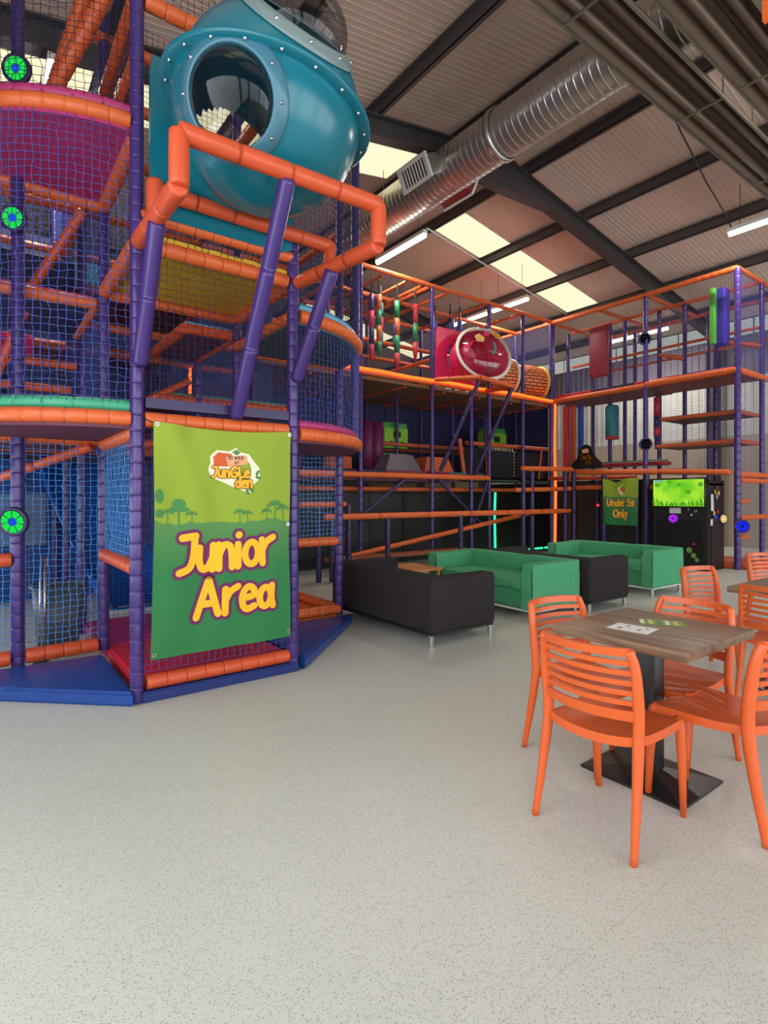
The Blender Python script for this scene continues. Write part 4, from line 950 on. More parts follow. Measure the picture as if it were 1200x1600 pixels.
for k in range(9): bx('shade_sheet', (3.9 + k * .89, 9.3, 0), (4.77 + k * .89, 9.34, 1.55), BLACK, mf)  # black sheets standing in for the dark void under the deck
for k, (a, b) in enumerate(((3.9, 5.93), (5.93, 7.75), (7.75, 9.5), (9.5, 11.88))):
    net([(a, 8.7), (b, 8.7)], 3.9, 5.8, NET_DARK, mf, r=.002); net([(a, 11.1), (b, 11.1)], 3.9, 5.8, NET_NAVY, mf, r=.002)
    net([(a, 8.7), (b, 8.7)], 1.9, 3.7, NET_DARK, mf, r=.002)
    net([(a, 8.7), (b, 8.7)], 0.1, 1.75, BLACKNET, mf, r=.002)
net([(11.88, 8.7), (11.88, 11.1)], 3.9, 5.8, NET_NAVY, mf)
for k in range(3): bx('shade_sheet', (11.92, 8.74 + k * .8, 0), (11.96, 9.52 + k * .8, 1.75), BLACK, mf); bx('side_panel', (11.92, 8.9 + k * .75, 1.8), (11.96, 9.63 + k * .75, 3.7), NAVY, mf)  # black and navy sheets added to darken the gap at this end
# glowing rope along the deck edge and down the corner
GLOW = emis('lit orange rope', (255, 96, 32), 3.0)
bw(MB().sweep([(3.6, 8.62, 3.84)] + [(3.6 + i * .69, 8.62, 3.84 + .012 * math.sin(i * 2.1)) for i in range(1, 12)] + [(11.84, 8.62, 3.82), (11.86, 8.62, 3.7), (11.84, 8.62, 2.6), (11.88, 8.62, 1.5), (11.85, 8.62, .15)], .03, 8), 'light_rope', GLOW, None, True, 'long glowing orange light rope along the middle frame edge and down its corner', 'light rope')
GLG = emis('lit green rope', (40, 255, 150), 2.6)
bw(MB().sweep([(9.62, 8.62, 1.5), (9.6, 8.62, 1.0), (9.62, 8.62, .12)], .024, 6), 'light_rope', GLG, None, True, 'upright glowing green light rope in the dark under the middle frame', 'light rope')
for i, (a, b) in enumerate(((10.15, 10.25), (10.45, 10.85), (10.98, 11.25), (11.35, 11.8))):
    bw(MB().sweep([(a, 8.55, .14), (b, 8.55, .14)], .022, 6), 'light_dash', GLG, None, True, '%s dash of green floor light behind the sofas' % ('first', 'second', 'third', 'fourth')[i] + ' from the left', 'light', 'green floor light dashes')
# things inside the middle frame
def cannon(x, y, z, w, h, label):
    t = empty('target_box', label, 'game box', (x, y, z)); LG = mat('lime panel', (150, 216, 48), .45); 
    bx('box', (x - w / 2, y, z), (x + w / 2, y + .3, z + h), LG, t, bev=.01); bx('window', (x - .09, y - .012, z + h * .55), (x + .12, y, z + h * .82), BLACK, t)
    for s in (-.16, .16): MB().lathe([(.001, 0), (.06, 0), (.06, .02), (.001, .02)], 16, Matrix.Rotation(R(90), 4, 'X')).build('port', BLACK, t, (x + s, y - .0, z + h * .22))
    bx('plinth', (x - w / 2, y + .05, z - .5), (x + w / 2, y + .25, z - .12), mat('green panel', (70, 170, 84), .5), t)
    bx('header', (x - w / 2, y + .05, z + h), (x + w / 2, y + .25, z + h + .12), MATS['green panel'], t)
cannon(7.78, 9.95, 2.52, .68, .46, 'lime green game box with two black ports on the left of the middle frame'); cannon(11.15, 9.95, 2.55, .8, .55, 'lime green game box on the right of the middle frame behind black mesh')
for i, x in enumerate((6.72, 6.98)):
    bw(MB().sweep([(x, 9.6, 1.95), (x, 9.6, 3.0)], .13, 14), 'foam_roller', mat('plum roller', (120, 30, 84), .5), None, True, ('left' if i == 0 else 'right') + ' one of two plum foam rollers upright on the lower deck', 'foam roller', 'plum rollers')
def wedge(x0, x1, y0, y1, z0, z1, k, m, label):
    mb = MB(); c = [(x0, y0), (x1, y0), (x1, y1), (x0, y1)]
    mb.v = [(x, y, z0) for x, y in c] + [(x0 + k, y0 + k * .5, z1), (x1 - k, y0 + k * .5, z1), (x1 - k, y1 - k * .5, z1), (x0 + k, y1 - k * .5, z1)]
    mb.f = [(3, 2, 1, 0), (4, 5, 6, 7)] + [(i, (i + 1) % 4, 4 + (i + 1) % 4, 4 + i) for i in range(4)]
    bw(mb, 'foam_wedge', m, None, label=label, cat='foam wedge', group='foam wedges on the lower deck')
wedge(6.75, 7.75, 9.0, 9.5, 1.92, 2.3, .2, mat('grey pad', (128, 116, 124), .5), 'grey foam wedge on the lower deck of the middle frame')
wedge(7.8, 8.7, 9.0, 9.5, 1.92, 2.28, .14, ORANGE, 'orange foam wedge on the lower deck of the middle frame')
bx('foam_block', (5.5, 9.0, 1.92), (5.95, 9.4, 2.2), ORANGE, None, bev=.04); tag(bpy.data.objects['foam_block'], 'orange foam block on the deck right beside the tower', 'foam block')
# black mesh pen with orange rails
pn = empty('mesh_pen', 'black mesh enclosure with orange rails below the glowing edge', 'enclosure', (10.3, 8.75, 1.8))
bar(pn, (8.9, 8.85, 2.62), (11.85, 8.85, 2.62), .05); bar(pn, (8.85, 8.85, 1.9), (8.7, 8.85, 2.7), .05); bar(pn, (9.6, 8.86, 1.9), (9.6, 8.86, 2.62), .045); bar(pn, (11.5, 8.86, 1.85), (11.62, 8.86, 2.6), .03, ORANGE_R)
BMESH = mat('black net sheet', (20, 18, 18), .8)
bx('mesh_sheet', (8.95, 8.92, 1.86), (10.6, 8.94, 2.52), BMESH, pn); bx('mesh_sheet', (10.65, 8.92, 1.86), (11.85, 8.94, 2.5), BMESH, pn)
for k in range(12): bx('lace', (9.55 + k * .09, 8.9, 2.5), (9.58 + k * .09, 8.915, 2.57), mat('pale lace', (220, 190, 170), .6), pn)
for k in range(8): bx('lace', (10.6, 8.9, 1.9 + k * .08), (10.63, 8.915, 1.94 + k * .08), MATS['pale lace'], pn)
bx('pen_floor', (8.7, 8.76, 1.76), (11.85, 9.6, 1.8), mat('dark green turf', (40, 70, 52), .7), pn)
# hanging foam punch poles in the top storey
poles = [(6.15, 9.3, 1.05, ('LIME', 'PUR', 'GRN')), (6.4, 9.0, 1.5, ('PUR', 'PINK', 'NAV', 'RED')), (6.55, 8.95, 1.4, ('ORA', 'GRN', 'ORA', 'GRN')), (6.85, 9.3, 1.05, ('TEA', 'RED', 'TEA')), (7.05, 9.0, 1.6, ('GRN', 'ORA', 'GRN', 'RED')), (7.4, 9.5, 1.05, ('GRN', 'BLU', 'TEA')), (7.5, 8.95, 1.35, ('RED', 'GRN', 'RED')), (8.55, 9.5, .8, ('BLU', 'TEA')), (8.75, 9.2, .8, ('PUR', 'TEA')), (9.05, 9.2, .8, ('BLU', 'TEA'))]
PC = {'LIME': LIME_V, 'PUR': PURPLE, 'GRN': mat('punch green', (34, 128, 84), .5), 'PINK': mat('punch pink', (206, 60, 110), .5), 'NAV': NAVY, 'RED': mat('punch red', (196, 50, 64), .5), 'ORA': ORANGE, 'TEA': mat('punch teal', (40, 120, 130), .5), 'BLU': mat('punch blue', (50, 90, 190), .5)}
NM = {'LIME': 'lime', 'PUR': 'purple', 'GRN': 'green', 'PINK': 'pink', 'NAV': 'navy', 'RED': 'red', 'ORA': 'orange', 'TEA': 'teal', 'BLU': 'blue'}
ordn = ('first', 'second', 'third', 'fourth', 'fifth', 'sixth', 'seventh', 'eighth', 'ninth', 'tenth')
for i, (x, y, L, cs) in enumerate(poles):
    zt = 5.62
    t = empty('punch_pole', '%s hanging foam pole from the left, %s bands, top storey' % (ordn[i], ' and '.join(NM[c] for c in cs[:2])), 'foam pole', (x, y, zt - L), 'hanging foam poles')
    bw(MB().sweep([(x, y, zt - .18), (x, y, zt + .2)], .02, 8), 'strap', BLACK, t)
    n = len(cs)
    for k, c in enumerate(cs):
        a = zt - .15 - (L - .15) * k / n; b = zt - .15 - (L - .15) * (k + 1) / n
        bw(MB().sweep([(x, y, a), (x, y, (a + b) / 2), (x, y, b)], [.055, .055, .055 if k < n - 1 else .02], 12), 'foam_band', PC[c], t, True)
# pink pod on props
pk = empty('bubble_pod', 'pink plastic pod with a tilted clear dome on the middle frame', 'bubble pod', (8.55, 8.2, 3.9))
kc = (8.62, 8.05, 4.42); KR = .59
kax = Vector((-.3, -.88, .33)).normalized()
sphere_part(kc, KR, kax, lambda d: d.dot(kax) < .05, 48, 30).build('shell', PINK, pk, kc, True)
qk = Vector((0, 0, 1)).rotation_difference(kax).to_matrix().to_4x4()
MB().lathe([(KR - .01, .0), (KR + .05, .0), (KR + .055, .02), (KR - .01, .03)], 48, qk).build('rim', mat('pale rim', (226, 214, 200), .4), pk, kc, True)
MB().lathe([(KR * math.cos(t) + 1e-4, .02 + .34 * math.sin(t)) for t in [math.pi / 2 * i / 10 for i in range(11)]], 40, qk).build('dome', CLEAR2, pk, kc, True)
def dome_pt(a, b, l): # point on the clear dome
    r2 = min(.98, (a * a + b * b)); return tuple(qk @ Vector((a * KR, b * KR, .03 + .34 * math.sqrt(1 - r2) + l)))
def dome_mark(pts, m):
    mb = MB(); patch(mb, pts, dome_pt, .002); mb.build('dome_sticker', m, pk, kc)
dome_mark([(-.45, .25), (-.4, .5), (-.2, .55), (-.12, .3), (-.25, .15)], mat('sticker tan', (206, 160, 96), .5)); dome_mark(oval(.02, .42, .13, .1, 12)[:-1], PINK)
dome_mark([(.3, .2), (.32, .55), (.5, .6), (.68, .35), (.6, .1)], mat('sticker amber', (214, 150, 50), .5))
mb = MB(); strokes(mb, [[(-.1, -.35), (.05, -.2), (.12, 0)]], .1, dome_pt, .003); mb.build('dome_sticker', mat('sticker teal', (60, 130, 130), .5), pk, kc)
bw(plate_with_hole(7.8, 9.0, 3.86, 5.0, 8.62, .04, 8.5, 4.36, .4), 'mounting_plate', PINK, pk)
bw(MB().sweep([(8.6, 8.2, 4.3), (8.5, 8.63, 4.36)], .42, 30, caps=False), 'neck', PINK, pk, True)
ks = empty('pod_stand', 'orange shelf on purple props carrying the pink pod', 'support frame', (8.6, 8.2, 1.9))
for a, b in (((7.75, 8.62, 3.86), (8.2, 7.75, 3.82)), ((8.2, 7.75, 3.82), (9.25, 7.75, 3.75)), ((9.25, 7.75, 3.75), (9.3, 8.62, 3.8))): roll('rail', a, b, .05, ORANGE, ks, .3, 8)
for a, b in (((8.22, 7.78, 3.78), (7.9, 8.6, 1.95)), ((9.2, 7.78, 3.72), (8.95, 8.6, 1.9))): roll('prop', b, a, .045, PURPLE_D, ks, .4, 8)
# brick-patterned crawl tubes
def brick_mat():
    m = bpy.data.materials.new('brick print'); m.use_nodes = True; nt = m.node_tree; b = nt.nodes['Principled BSDF']; N = nt.nodes.new; Lk = nt.links.new
    tc = N('ShaderNodeTexCoord'); br = N('ShaderNodeTexBrick'); br.inputs['Color1'].default_value = lin((232, 128, 66)) + (1,); br.inputs['Color2'].default_value = lin((220, 112, 56)) + (1,); br.inputs['Mortar'].default_value = lin((44, 26, 22)) + (1,)
    br.inputs['Scale'].default_value = 1.0; br.inputs['Brick Width'].default_value = .2; br.inputs['Row Height'].default_value = .075; br.inputs['Mortar Size'].default_value = .012
    Lk(tc.outputs['UV'], br.inputs['Vector']); Lk(br.outputs['Color'], b.inputs['Base Color']); b.inputs['Roughness'].default_value = .5; return m
BRK = brick_mat()
def crawl_tube(p0, p1, r, label, rim):
    t = empty('crawl_tube', label, 'tunnel', tuple(Vector(p0) - Vector((0, 0, r))), 'brick patterned tunnels')
    n, k = 32, 8; me = MB(); a = Vector(p0); b = Vector(p1); ax_ = (b - a).normalized(); u = Vector((0, 0, 1)); u = (u - ax_ * u.dot(ax_)).normalized(); v = ax_.cross(u); L = (b - a).length; uv = []
    for i in range(k + 1):
        f = i / k; rr = r * (1 + .12 * math.sin(math.pi * f))
        for j in range(n + 1):
            w = 2 * math.pi * j / n; me.v.append(tuple(a + ax_ * L * f + (u * math.cos(w) + v * math.sin(w)) * rr - Vector(p0))); uv.append((f * L, w * r))
    me.f = [(i * (n + 1) + j, (i + 1) * (n + 1) + j, (i + 1) * (n + 1) + j + 1, i * (n + 1) + j + 1) for i in range(k) for j in range(n)]
    mesh = me.mesh('tube'); ul = mesh.uv_layers.new(name='UVMap')
    for lp in mesh.loops: ul.data[lp.index].uv = uv[lp.vertex_index]
    link('tube_wall', mesh, BRK, t, p0, True)
    for p, mm in ((p0, mat('clear tube rim', (200, 190, 170), .3)), (p1, rim)):
        pts = [tuple(Vector(p) + (u * math.cos(2 * math.pi * j / 28) + v * math.sin(2 * math.pi * j / 28)) * (r + .02)) for j in range(29)]
        bw(MB().sweep(pts, .035, 8), 'tube_rim', mm, t, True)
crawl_tube((9.75, 9.15, 4.32), (10.5, 8.95, 4.32), .38, 'left brick patterned crawl tube behind the pink pod', mat('clear tube rim', (200, 190, 170), .3))
crawl_tube((10.8, 9.1, 4.3), (11.6, 8.95, 4.3), .38, 'right brick patterned crawl tube with a yellow rim', YELLOW_V)

# ------------------------------------------------------------------ right play frame, its front at X = 11.8
gf = empty('climbing_structure', 'purple and orange netted climbing frame on the right with corner post', 'play frame', (12.6, 6.5, 0))
for y in (4.43, 6.24, 8.7): post(11.8, y, 0, 5.82, gf, .06 if y < 5 else .055, puff=.16, n=10)
BK = (4.43, 5.31, 5.96, 6.54, 7.4, 7.8, 8.28, 9.03)
for y in BK: post(13.0, y, 0, 5.82, gf, .05, puff=.16, n=8)
for y in (4.43, 5.96, 7.8): post(14.2, y, 0, 5.82, gf, .045, puff=.16, n=8)
for x in (11.8, 13.0, 14.2):
    bar(gf, (x, 4.43, 5.82), (x, 8.9, 5.82), .06 if x < 12 else .045)
    if x > 12: bar(gf, (x, 4.43, 4.9), (x, 8.9, 4.9), .035)
bar(gf, (11.8, 4.43, 3.86), (11.8, 6.24, 3.86), .07); bar(gf, (11.8, 6.24, 3.84), (11.8, 8.7, 3.82), .065)
for y in (4.43, 6.24, 7.4, 8.7): bar(gf, (11.8, y, 5.82), (14.2, y, 5.82), .045)
bar(gf, (11.8, 4.43, 3.86), (14.2, 4.43, 3.86), .06); bar(gf, (13, 5.31, 4.8), (13, 4.43, 4.5), .05); bar(gf, (13, 5.96, 4.55), (13, 6.54, 4.75), .05)
bx('deck', (11.84, 4.47, 3.8), (13.0, 6.24, 3.86), mat('rust underside', (150, 70, 52), .6), gf); bx('deck', (11.84, 6.24, 3.78), (13.0, 8.7, 3.84), mat('red underside', (126, 48, 52), .6), gf)
for k, m in enumerate((RED_V, NAVY, RED_V, mat('deck purple', (84, 60, 150), .5))): bx('deck_pad', (11.86, 8.6 - k * 1.03 - 1.0, 3.9), (12.9, 8.6 - k * 1.03, 3.97), m, gf, bev=.02)
# steps inside the frame
for z, y0, y1 in ((3.08, 4.5, 6.0), (2.5, 4.5, 6.1)):
    bx('deck', (12.0, y0, z - .03), (13.0, y1, z + .03), mat('step board', (96, 60, 56), .6), gf)
    bar(gf, (12.0, y0, z), (12.0, y1, z), .045); bar(gf, (12.0, y0, z), (13.0, y0, z), .045)
deck(gf, (12.6, 6.3, 2.15), (13.0, 8.7, 2.22), MAROON, mat('red roll', (196, 50, 48), .45), GREEN_V)
net([(11.8, 4.43), (11.8, 6.24)], 3.95, 5.78, NET_DARK, gf, r=.002); net([(11.8, 6.24), (11.8, 8.7)], 3.95, 5.78, NET_DARK, gf, r=.002)
net([(11.8, 4.43), (14.2, 4.43)], 0.1, 5.78, NET_NAVY, gf, r=.002); net([(11.8, 4.43), (11.8, 8.7)], 1.9, 3.75, NET_DARK, gf, r=.002)
net([(13.0, 4.43), (13.0, 9.0)], 1.9, 5.78, NET_NAVY, gf, r=.002)
bar(gf, (11.85, 4.43, 1.84), (14.2, 4.43, 1.84), .06); bar(gf, (11.85, 4.4, 1.72), (14.2, 4.4, 1.72), .05); bar(gf, (11.85, 4.4, 1.0), (14.2, 4.4, 1.0), .05)
for z in (.62, 1.32): bar(gf, (11.85, 4.43, z), (12.3, 4.43, z), .045)
bx('floor_pad', (11.85, 4.5, 0), (12.9, 5.4, .14), ORANGE, gf, bev=.03); bx('floor_pad', (11.9, 4.1, 0), (14, 4.42, .12), ORANGE, gf, bev=.03)
# soft panels and hanging bags in the right frame
tag(bx('hanging_mat', (12.3, 7.45, 4.35), (12.4, 7.95, 5.6), mat('crimson pad', (150, 40, 52), .5), None, bev=.03), 'crimson padded panel hanging in the top storey on the right', 'panel')
tag(bx('hanging_mat', (12.2, 5.0, 4.55), (12.32, 5.12, 5.72), LIME_V, None, bev=.03), 'narrow lime padded panel in the top storey by the corner post', 'panel')
tag(bx('hanging_mat', (12.34, 4.86, 4.55), (12.6, 5.1, 5.72), mat('violet pad', (66, 50, 170), .5), None, bev=.03), 'violet padded panel in the top storey by the corner post', 'panel')
pb = empty('punch_bag', 'teal cylindrical punch bag hanging under the right deck', 'punch bag', (12.0, 7.15, 2.75))
bw(MB().sweep([(12.0, 7.15, 2.78), (12.0, 7.15, 2.82), (12.0, 7.15, 3.5), (12.0, 7.15, 3.54)], [.13, .15, .15, .12], 18), 'bag', mat('punch teal', (40, 120, 130), .5), pb, True)
bw(MB().sweep([(12.0, 7.15, 3.54), (12.0, 7.15, 3.78)], .012, 6), 'chain', STEEL, pb); bw(MB().lathe([(.0, 0), (.13, 0), (.15, .04), (.152, .08), (.13, .08)], 18).v and MB().lathe([(.12, 0), (.152, .0), (.154, .06), (.15, .06)], 18, Matrix.Translation((12.0, 7.15, 2.75))), 'bag_base', RED_V, pb, True)
pp_ = empty('punch_pole', 'slim red and purple foam pole hanging below the right deck', 'foam pole', (12.1, 6.3, 2.5))
for a, b, m in ((3.6, 3.2, RED_V), (3.2, 2.95, PURPLE), (2.95, 2.75, RED_V), (2.75, 2.45, PURPLE)): bw(MB().sweep([(12.1, 6.15, a), (12.1, 6.15, b)], [.06, .06 if b > 2.5 else .03], 10), 'foam_band', m, pp_, True)
bw(MB().sweep([(12.1, 6.15, 3.6), (12.1, 6.15, 3.8)], .015, 6), 'strap', BLACK, pp_)
led(11.74, 6.22, 4.85, .14, (20, 20, 24), (26, 26, 30), 'unlit black round light high on the middle post of the right frame', s=.2); led(11.74, 6.2, 2.55, .14, (20, 20, 24), (26, 26, 30), 'unlit black round light lower on the middle post of the right frame', s=.2)
# coloured curtain strips beside the glowing corner
for i, m in enumerate((mat('punch red', (196, 50, 64), .5), ORANGE, mat('punch blue', (50, 90, 190), .5))):
    tag(bx('foam_strip', (12.0 + i * .08, 8.35 - i * .16, 2.0), (12.06 + i * .08, 8.5 - i * .16, 3.7), m, None, bev=.02), '%s hanging foam strip right of the glowing corner' % ('red', 'orange', 'blue')[i], 'foam strip', 'foam strips')

# ------------------------------------------------------------------ fence and ramp rails in front of the frames
fe = empty('ramp_fence', 'orange padded handrail fence on purple posts behind the sofas', 'fence', (8, 7.8, 0))
bar(fe, (4.6, 7.8, 1.07), (11.3, 7.8, 1.07), .055, puff=1.2)
for x in (4.75, 5.9, 7.7, 9.6, 11.1): post(x, 7.8, 0, 1.07 if x < 9 else (2.0 if x > 9.4 else 1.07), fe, .05, PURPLE_D, .5, n=8)
bar(fe, (4.2, 7.9, 1.28), (5.05, 7.85, 1.28), .045, puff=.5); post(5.1, 7.84, 0, 1.3, fe, .05, PURPLE_D, .5, n=8); post(4.55, 7.9, 0, 1.3, fe, .05, PURPLE_D, .5, n=8)
bar(fe, (9.55, 7.8, 2.02), (11.45, 7.8, 2.05), .055, puff=1.2); bar(fe, (9.4, 7.85, 1.55), (11.8, 7.85, 1.6), .05, puff=1.2)
bar(fe, (5.5, 8.55, .29), (10.95, 8.55, 1.03), .05, puff=.3)
post(9.95, 7.84, 0, 2.0, fe, .05, PURPLE_D, .5, n=8)
bx('ramp_board', (5.0, 8.3, .25), (8.4, 8.5, .32), mat('ramp rust', (150, 84, 50), .6), fe)
ff = empty('gate_fence', 'orange top rail fence on purple posts between sign and television', 'fence', (11.5, 6, 0))
post(11.45, 7.8, 0, 2.08, ff, .06, PURPLE_D, .5, n=8)
bar(ff, (11.45, 7.78, 1.98), (11.5, 5.8, 1.93), .065, puff=1.4); bar(ff, (11.5, 5.8, 1.93), (11.72, 4.5, 1.88), .06, puff=1.4)
bar(ff, (11.52, 7.8, 1.62), (11.52, 7.05, 1.62), .055, puff=1.2); bar(ff, (11.7, 8.7, 1.86), (11.7, 6.4, 1.84), .05, ORANGE_R); bar(ff, (11.55, 6.0, 1.6), (11.55, 5.4, 1.6), .045)
for y in (7.05, 6.06): post(11.5, y, 0, 1.95, ff, .06, PURPLE_D, .5, n=8)
for k in range(10): bx('dark_board', (12.15 + .015 * (k % 2), 5.55 + k * .33, 0), (12.19 + .015 * (k % 2), 5.875 + k * .33, 1.8), mat('charcoal board', (46, 42, 42), .6, var=.2, scale=1), ff)
post(12.1, 7.6, 0, 1.8, ff, .05, PURPLE_D, .5, n=8); post(12.1, 6.6, 0, 1.8, ff, .05, PURPLE_D, .5, n=8)
bw(MB().lathe([(.001, .03), (.03, .02), (.035, 0)], 10, Matrix.Translation((11.98, 7.5, 1.2)) @ Matrix.Rotation(R(-90), 4, 'Y')), 'button_light', emis('lit red button', (255, 60, 60), 1.6), None, label='tiny red lit button on the dark boards left of the small banner', cat='light')
# hill-shaped black sign with the logo
sg_o = (11.36, 7.42, 2.05)
sg_ = empty('logo_sign', 'black hill shaped sign board with jungle logo on the fence rail', 'sign', sg_o)
out = [(-.4, 0), (-.36, .14), (-.24, .24), (-.18, .42), (-.12, .52), (.0, .57), (.1, .52), (.16, .4), (.26, .24), (.38, .14), (.42, 0)]
mb = MB(); k = len(out); mb.v = [(t, -x, z) for t in (0, .03) for x, z in out]; mb.f = [tuple(range(k)), tuple(range(k, 2 * k))[::-1]] + [(i, k + i, k + (i + 1) % k, (i + 1) % k) for i in range(k)]
mb.build('board', BLACK, sg_, sg_o)
sfn = lambda x, y, l: (-.002 - l, -x, y)
mb = MB(); patch(mb, [(-.09, .36), (-.1, .45), (.06, .47), (.08, .37)], sfn, .001); mb.build('logo_board', mat('print wood', (226, 164, 120), .6), sg_, sg_o)
letters('JunGLe', -.16, .22, .1, sfn, sg_, mat('print amber', (240, 176, 44), .55), None, w=.18, gap=1.0, lift=.002, name='logo_letter'); letters('den', -.02, .11, .1, sfn, sg_, MATS['print amber'], None, w=.18, gap=1.0, lift=.002, name='logo_letter')
# small banner
b2o = (11.4, 6.6, .78); b2w, b2h = .8, 1.03
b2 = empty('banner', 'small green cloth banner reading Under 5s Only on the fence', 'banner', b2o)
def ban2(x, y, l=0):
    u = x / b2w; v = y / b2h; sag = .09 * math.exp(-((u - .38) / .2) ** 2) * v ** 4
    return (-.03 * math.sin(u * 9 + v * 2) * (.5 + .5 * v) - l, b2w / 2 - x, y - sag)
mb = MB(); nu, nv = 30, 30
mb.v = [ban2(b2w * j / nu, b2h * i / nv) for i in range(nv + 1) for j in range(nu + 1)]
mb.f = [(i * (nu + 1) + j, i * (nu + 1) + j + 1, (i + 1) * (nu + 1) + j + 1, (i + 1) * (nu + 1) + j) for i in range(nv) for j in range(nu)]
mb.build('cloth', banner_mat(.62, 'small banner cloth'), b2, b2o, True)
letters('Under 5s', .1, .42, .155, ban2, b2, GOLD, PLUM, w=.2, ow=.07, gap=.98, lift=.006); letters('Only', .24, .17, .17, ban2, b2, GOLD, PLUM, w=.2, ow=.07, gap=1.0, lift=.006)
mb = MB(); patch(mb, [(.36, .72), (.34, .86), (.46, .92), (.58, .84), (.56, .7), (.46, .66)], ban2, .003); mb.build('logo_outline', mat('print cream', (238, 228, 200), .6), b2, b2o)
mb = MB(); patch(mb, [(.4, .76), (.4, .84), (.52, .85), (.53, .76)], ban2, .005); mb.build('logo_hut', mat('print rust', (206, 96, 50), .6), b2, b2o)

# ------------------------------------------------------------------ black cabinet with television
cb = empty('entry_cabinet', 'black entry cabinet below the television with stickers and notices', 'cabinet', (11.5, 5.15, 0))
bx('front_panel', (11.06, 4.66, 0), (11.12, 5.68, 1.62), BLACK, cb); bx('side_panel', (11.12, 4.66, 0), (11.78, 4.72, 1.72), BLACK, cb)
bx('side_door', (11.2, 4.645, .06), (11.74, 4.66, 1.0), mat('dark brown panel', (40, 30, 28), .4), cb); bx('top_panel', (11.06, 4.66, 1.62), (11.78, 5.68, 1.66), BLACK, cb); bx('far_side', (11.12, 5.62, 0), (11.78, 5.68, 1.62), BLACK, cb)
bx('lower_door', (11.045, 4.75, .06), (11.06, 5.6, .95), mat('satin black', (18, 17, 18), .3), cb)
def flat(name, m, par, pts, xoff, side=False):
    mb = MB()
    mb.v = [(x, 4.64, z) if side else (xoff, x, z) for x, z in pts]; mb.f = [tuple(range(len(pts)))]
    return bw(mb, name, m, par)
NOTE = mat('white notice', (206, 204, 200), .6)
flat('notice', NOTE, cb, [(5.36, 1.08), (5.14, 1.08), (5.14, 1.2), (5.36, 1.2)], 11.05)
flat('notice', NOTE, cb, [(11.16, 1.14), (11.28, 1.13), (11.27, 1.45), (11.15, 1.45)], 0, True); flat('notice', NOTE, cb, [(11.14, .86), (11.24, .86), (11.24, .98), (11.14, .98)], 0, True)
for y, z, r, m in ((4.98, .38, .055, mat('sticker green', (110, 150, 80), .5)), (4.9, .28, .05, MATS['sticker green']), (4.84, .2, .04, MATS['sticker green']), (4.9, .5, .022, PINK), (5.0, 1.16, .03, mat('sticker slate', (110, 130, 140), .5)), (4.86, 1.13, .03, MATS['sticker slate']), (4.94, 1.06, .02, NOTE)): flat('sticker', m, cb, oval(y, z, r, r, 14)[:-1], 11.04)
letters('?', 0, 0, .12, lambda x, y, l: (11.04 - 11.5 - l, 5.06 - 5.15 - x, 1.08 + y), cb, MATS['sticker slate'], None, w=.2, name='sticker')
for x, z, r, m in ((11.42, 1.42, .06, MATS['sticker slate']), (11.34, 1.5, .035, YELLOW_V), (11.5, 1.48, .04, YELLOW_V), (11.44, 1.58, .03, PINK), (11.3, 1.08, .05, YELLOW_V), (11.46, 1.12, .035, PINK)): flat('sticker', m, cb, oval(x, z, r, r * 1.2, 12)[:-1], 0, True)
led(11.03, 5.28, .98, .1, (190, 40, 255), (120, 20, 200), 'violet round light on the front of the black cabinet', (-1, -.1, 0), group='round lights on the cabinet')
led(11.62, 4.6, .98, .1, (255, 210, 110), (255, 240, 200), 'warm yellow round light on the side of the black cabinet', (-.4, -1, 0), group='round lights on the cabinet')
led(11.75, 4.33, .84, .13, (20, 40, 255), (10, 20, 160), 'blue round light on the post beside the black cabinet', (-.8, -.4, 0), group='round lights on the cabinet')
led(11.32, 4.62, 1.02, .045, (40, 70, 255), (40, 70, 255), 'small blue light on the side of the black cabinet', (-.2, -1, 0), group='round lights on the cabinet')
tv = empty('television', 'flat television showing bright green jungle leaves on the black cabinet', 'television', (11.0, 5.17, 1.2))
bx('bezel', (10.99, 4.66, 1.19), (11.04, 5.68, 1.77), mat('gloss black', (14, 14, 15), .2), tv, bev=.006)
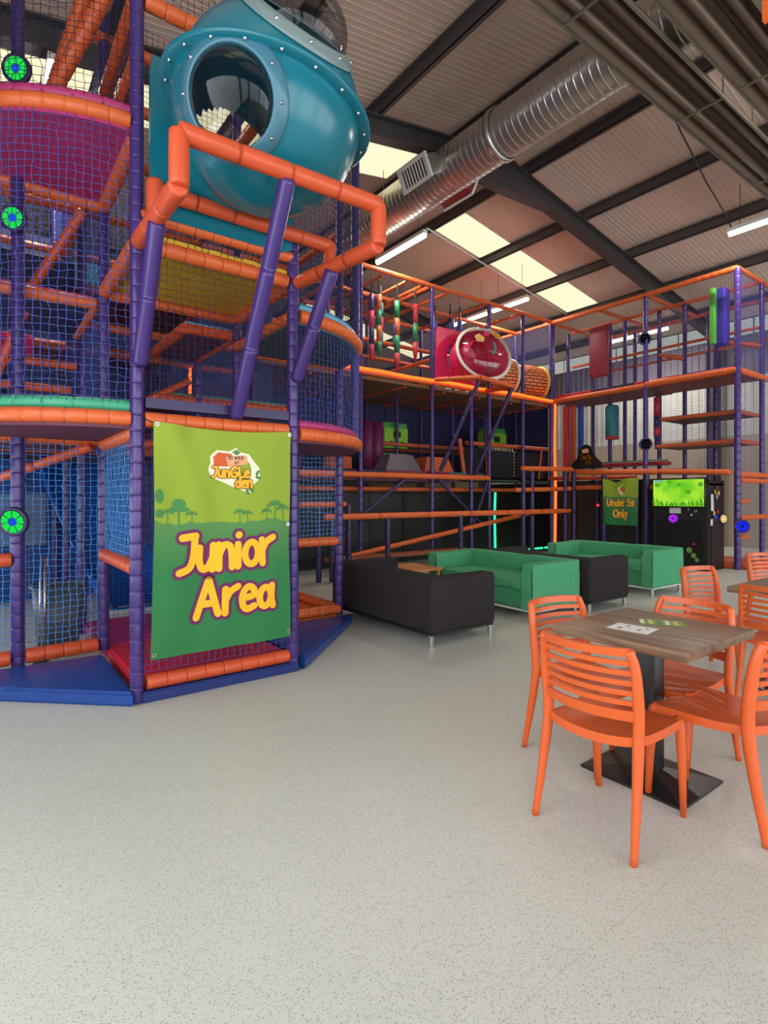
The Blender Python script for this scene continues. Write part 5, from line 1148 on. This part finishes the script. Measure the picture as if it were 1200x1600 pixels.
def screen_mat():
    m = bpy.data.materials.new('lit jungle screen'); m.use_nodes = True; nt = m.node_tree; nt.nodes.clear(); N = nt.nodes.new; Lk = nt.links.new
    tc = N('ShaderNodeTexCoord'); n = N('ShaderNodeTexNoise'); n.inputs['Scale'].default_value = 3.4; n.inputs['Detail'].default_value = 2; Lk(tc.outputs['Object'], n.inputs['Vector'])
    cr = N('ShaderNodeValToRGB'); cr.color_ramp.elements[0].position = .35; cr.color_ramp.elements[0].color = lin((110, 205, 40)) + (1,); cr.color_ramp.elements[1].position = .6; cr.color_ramp.elements[1].color = lin((178, 240, 60)) + (1,)
    Lk(n.outputs['Fac'], cr.inputs[0]); e = N('ShaderNodeEmission'); e.inputs[1].default_value = .95; Lk(cr.outputs[0], e.inputs[0]); o = N('ShaderNodeOutputMaterial'); Lk(e.outputs[0], o.inputs[0]); return m
sc_ = bx('screen', (10.984, 4.69, 1.22), (10.989, 5.65, 1.74), screen_mat(), tv)
def scr(x, y, l): return (-.004 - l, .48 - x, y)      # relative to the screen base
LEAF = (emis('screen leaf dark', (40, 130, 34), .8), emis('screen leaf mid', (84, 176, 40), .9))
for i in range(26):
    u = .02 + .94 * i / 25; h = (.2 - .34 * (u - .05) if u < .3 else .09 + .1 * (u - .4) if u > .4 else .07) * random.uniform(.7, 1.2); a = random.uniform(-.5, .5)
    mb = MB(); tipx = u + h * math.sin(a); mx_ = (u + tipx) / 2
    patch(mb, [(u - .008, .0), (mx_ - .012, h * .5), (min(.955, max(.005, tipx)), h), (mx_ + .014, h * .5), (u + .012, .0)], scr, .001 + .0003 * (i % 3)); mb.build('leaf_image', LEAF[i % 2], sc_, W[sc_.name])
for cx_, cy_, r_ in ((.5, .42, .05), (.68, .28, .07), (.08, .42, .07), (.32, .48, .05), (.9, .42, .07)):
    for a in range(0, 360, 45):
        mb = MB(); c2, s2 = math.cos(R(a)), math.sin(R(a)); q_ = [(0, 0), (.5, .22), (1, 0), (.5, -.22)]
        pts = [(min(.955, max(.005, cx_ + r_ * (p * c2 - w_ * s2))), min(.515, max(.005, cy_ + r_ * .8 * (p * s2 + w_ * c2)))) for p, w_ in q_]
        patch(mb, pts, scr, .0008); mb.build('leaf_image', LEAF[1], sc_, W[sc_.name])
flat('screen_caption', emis('screen blue', (120, 170, 230), .8), tv, [(5.64, 1.70), (5.46, 1.70), (5.46, 1.73), (5.64, 1.73)], 10.981)
